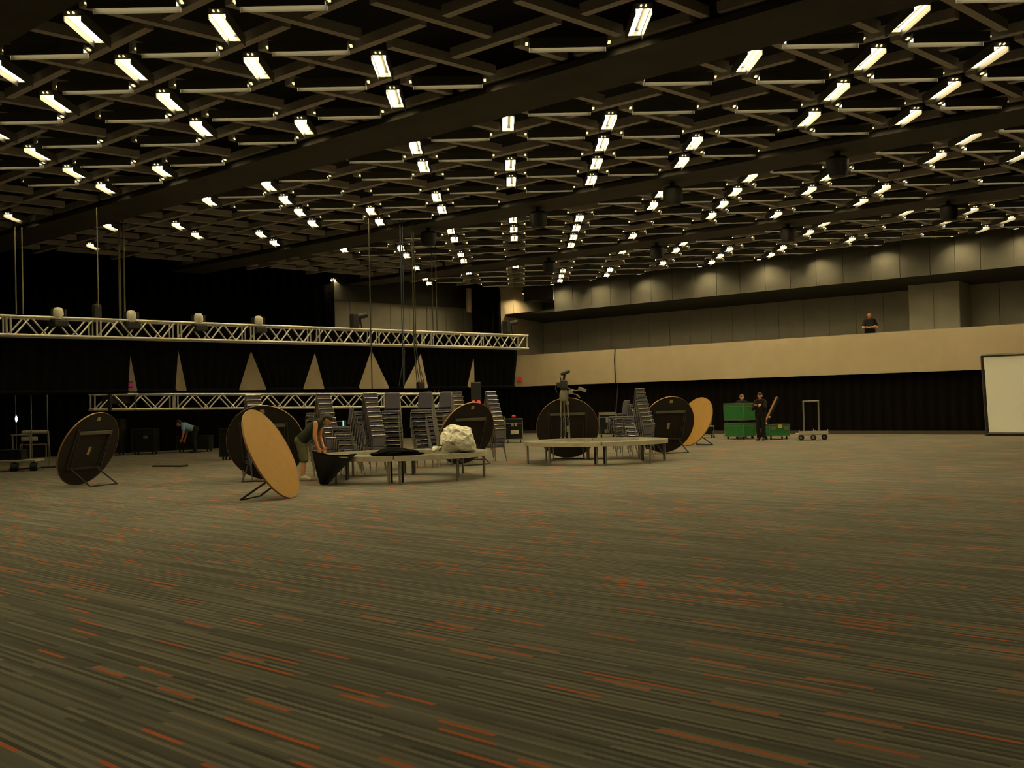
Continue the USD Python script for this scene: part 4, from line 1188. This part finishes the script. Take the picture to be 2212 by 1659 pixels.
# the man bending over the black cloth
person((*LD(-4.86, 26.3), 0), math.radians(-45.7 - 90 - 6), bend(), 'person in dark tank top and olive shorts bending over a black cloth', 'shirt_green', 'shorts', 'shoe_white', 'hair_dark', 'none', 'short')
# two men at the green crates
j = stand(1.0)
j.update(wrist_r=[0.22, 0.36, 1.40], elbow_r=[0.27, 0.16, 1.22], wrist_l=[-0.20, 0.36, 1.40], elbow_l=[-0.27, 0.16, 1.22], fingers_r=[-0.3, 0.9, -0.12], fingers_l=[0.3, 0.9, -0.12], thumb_r=[-1, 0.2, 0.2], thumb_l=[1, 0.2, 0.2])
p = LD(9.38, 46.7)
person((*p, 0), math.radians(44.3 + 90), j, 'person in black leaning hands on the upper green crate, face to the camera', 'shirt_black', 'shirt_black', 'shoe_dark', 'hair_grey', 'long')
j = stand(1.03)
j.update(face=[-0.25, 0.95, -0.1], wrist_r=[0.02, 0.40, 1.33], elbow_r=[0.26, 0.12, 1.19], wrist_l=[-0.20, 0.46, 1.36], elbow_l=[-0.27, 0.18, 1.20], fingers_r=[-0.2, 0.9, 0.1], fingers_l=[0.1, 0.9, -0.2], thumb_r=[-1, 0.2, 0.3], thumb_l=[1, 0.2, 0.3])
p = LD(9.42, 43.4)
person((*p, 0), math.radians(100), j, 'person in black standing in profile beside the stacked green crates', 'shirt_black', 'shirt_black', 'shoe_dark', 'hair_dark', 'long')
# the man on the gallery
j = stand(1.05)
j.update(wrist_r=[-0.10, 0.22, 1.24], elbow_r=[0.29, 0.08, 1.21], wrist_l=[0.10, 0.20, 1.21], elbow_l=[-0.29, 0.08, 1.19], fingers_r=[-1, 0.1, 0.05], fingers_l=[1, 0.1, 0.0], thumb_r=[0, 0.3, 1], thumb_l=[0, 0.3, 1])
person((44.7, 22.60, 3.215), math.radians(130), j, 'person in black shirt with folded arms standing on the right gallery', 'shirt_black', 'shirt_black', 'shoe_dark', 'hair_grey', 'short', bald=True)
# a face between the right chair stacks and the round table
p = LD(4.58, 38.4)
person((*p, 0), math.radians(44.3 + 90 + 20), bend(1.34), 'person mostly hidden between the right chair stacks and dark round table', 'shirt_black', 'shirt_black', 'shoe_dark', 'hair_dark', 'short')
M['shirt_blue'] = mat('shirt_blue', (0.22, 0.36, 0.55), 0.8, emit=None)
p = LD(-12.45, 44.6)
person((*p, 0), math.radians(134.3 - 90), bend(1.18), 'person in light blue shirt bending over gear in the dark backstage', 'shirt_blue', 'shirt_black', 'shoe_dark', 'hair_dark', 'short')

# black cloth pulled from the riser to the floor by the bending man
c0 = np.array([*LD(-4.46, 25.3), 0.70])
c1 = np.array([*LD(-3.36, 24.32), 0.66])
c2 = np.array([*LD(-4.18, 24.55), 0.02])
c3 = np.array([*LD(-3.98, 24.40), 0.02])
N = 14
vv, ff = [], []
for side in (0, 1):
    for a in range(N + 1):
        for b in range(N + 1):
            s_, r_ = b / N, a / N
            top = c0 * (1 - s_) + c1 * s_ - np.array([0, 0, 0.05 * math.sin(math.pi * s_)])
            bot = c2 * (1 - s_) + c3 * s_
            q = top * (1 - r_) + bot * r_
            q = q + np.array([F0[0], F0[1], 0]) * (0.05 * math.sin(9 * s_ + 2 * r_) * (1 - 0.4 * r_) + 0.012 * side - 0.10 * math.sin(math.pi * r_))
            vv.append(q)
S_ = (N + 1) ** 2
for side in (0, 1):
    for a in range(N):
        for b in range(N):
            i = side * S_ + a * (N + 1) + b
            q = [i, i + 1, i + N + 2, i + N + 1]
            ff += [[q[0], q[1], q[2]], [q[0], q[2], q[3]]] if side else [[q[0], q[2], q[1]], [q[0], q[3], q[2]]]
edge = [b for b in range(N + 1)] + [a * (N + 1) + N for a in range(1, N + 1)] + [N * (N + 1) + b for b in range(N - 1, -1, -1)] + [a * (N + 1) for a in range(N - 1, 0, -1)]
for i0, i1 in zip(edge, edge[1:] + edge[:1]):
    ff += [[i0, i1, i1 + S_], [i0, i1 + S_, i0 + S_]]
cv = np.array(vv)
o_ = cv.mean(0) * [1, 1, 0]
t = thing('black_cloth', 'black cloth pulled off the left riser by the bending person', 'cloth', M=xf(o_))
obj('cloth', trimesh.Trimesh(cv - o_, np.array(ff), process=False), M['black_cloth'], t, smooth=60)
hem = MB()
for b in range(N):
    hem.rod(vv[b] - o_, vv[b + 1] - o_, 0.012, 6)
obj('hem', hem, M['black_cloth'], t)
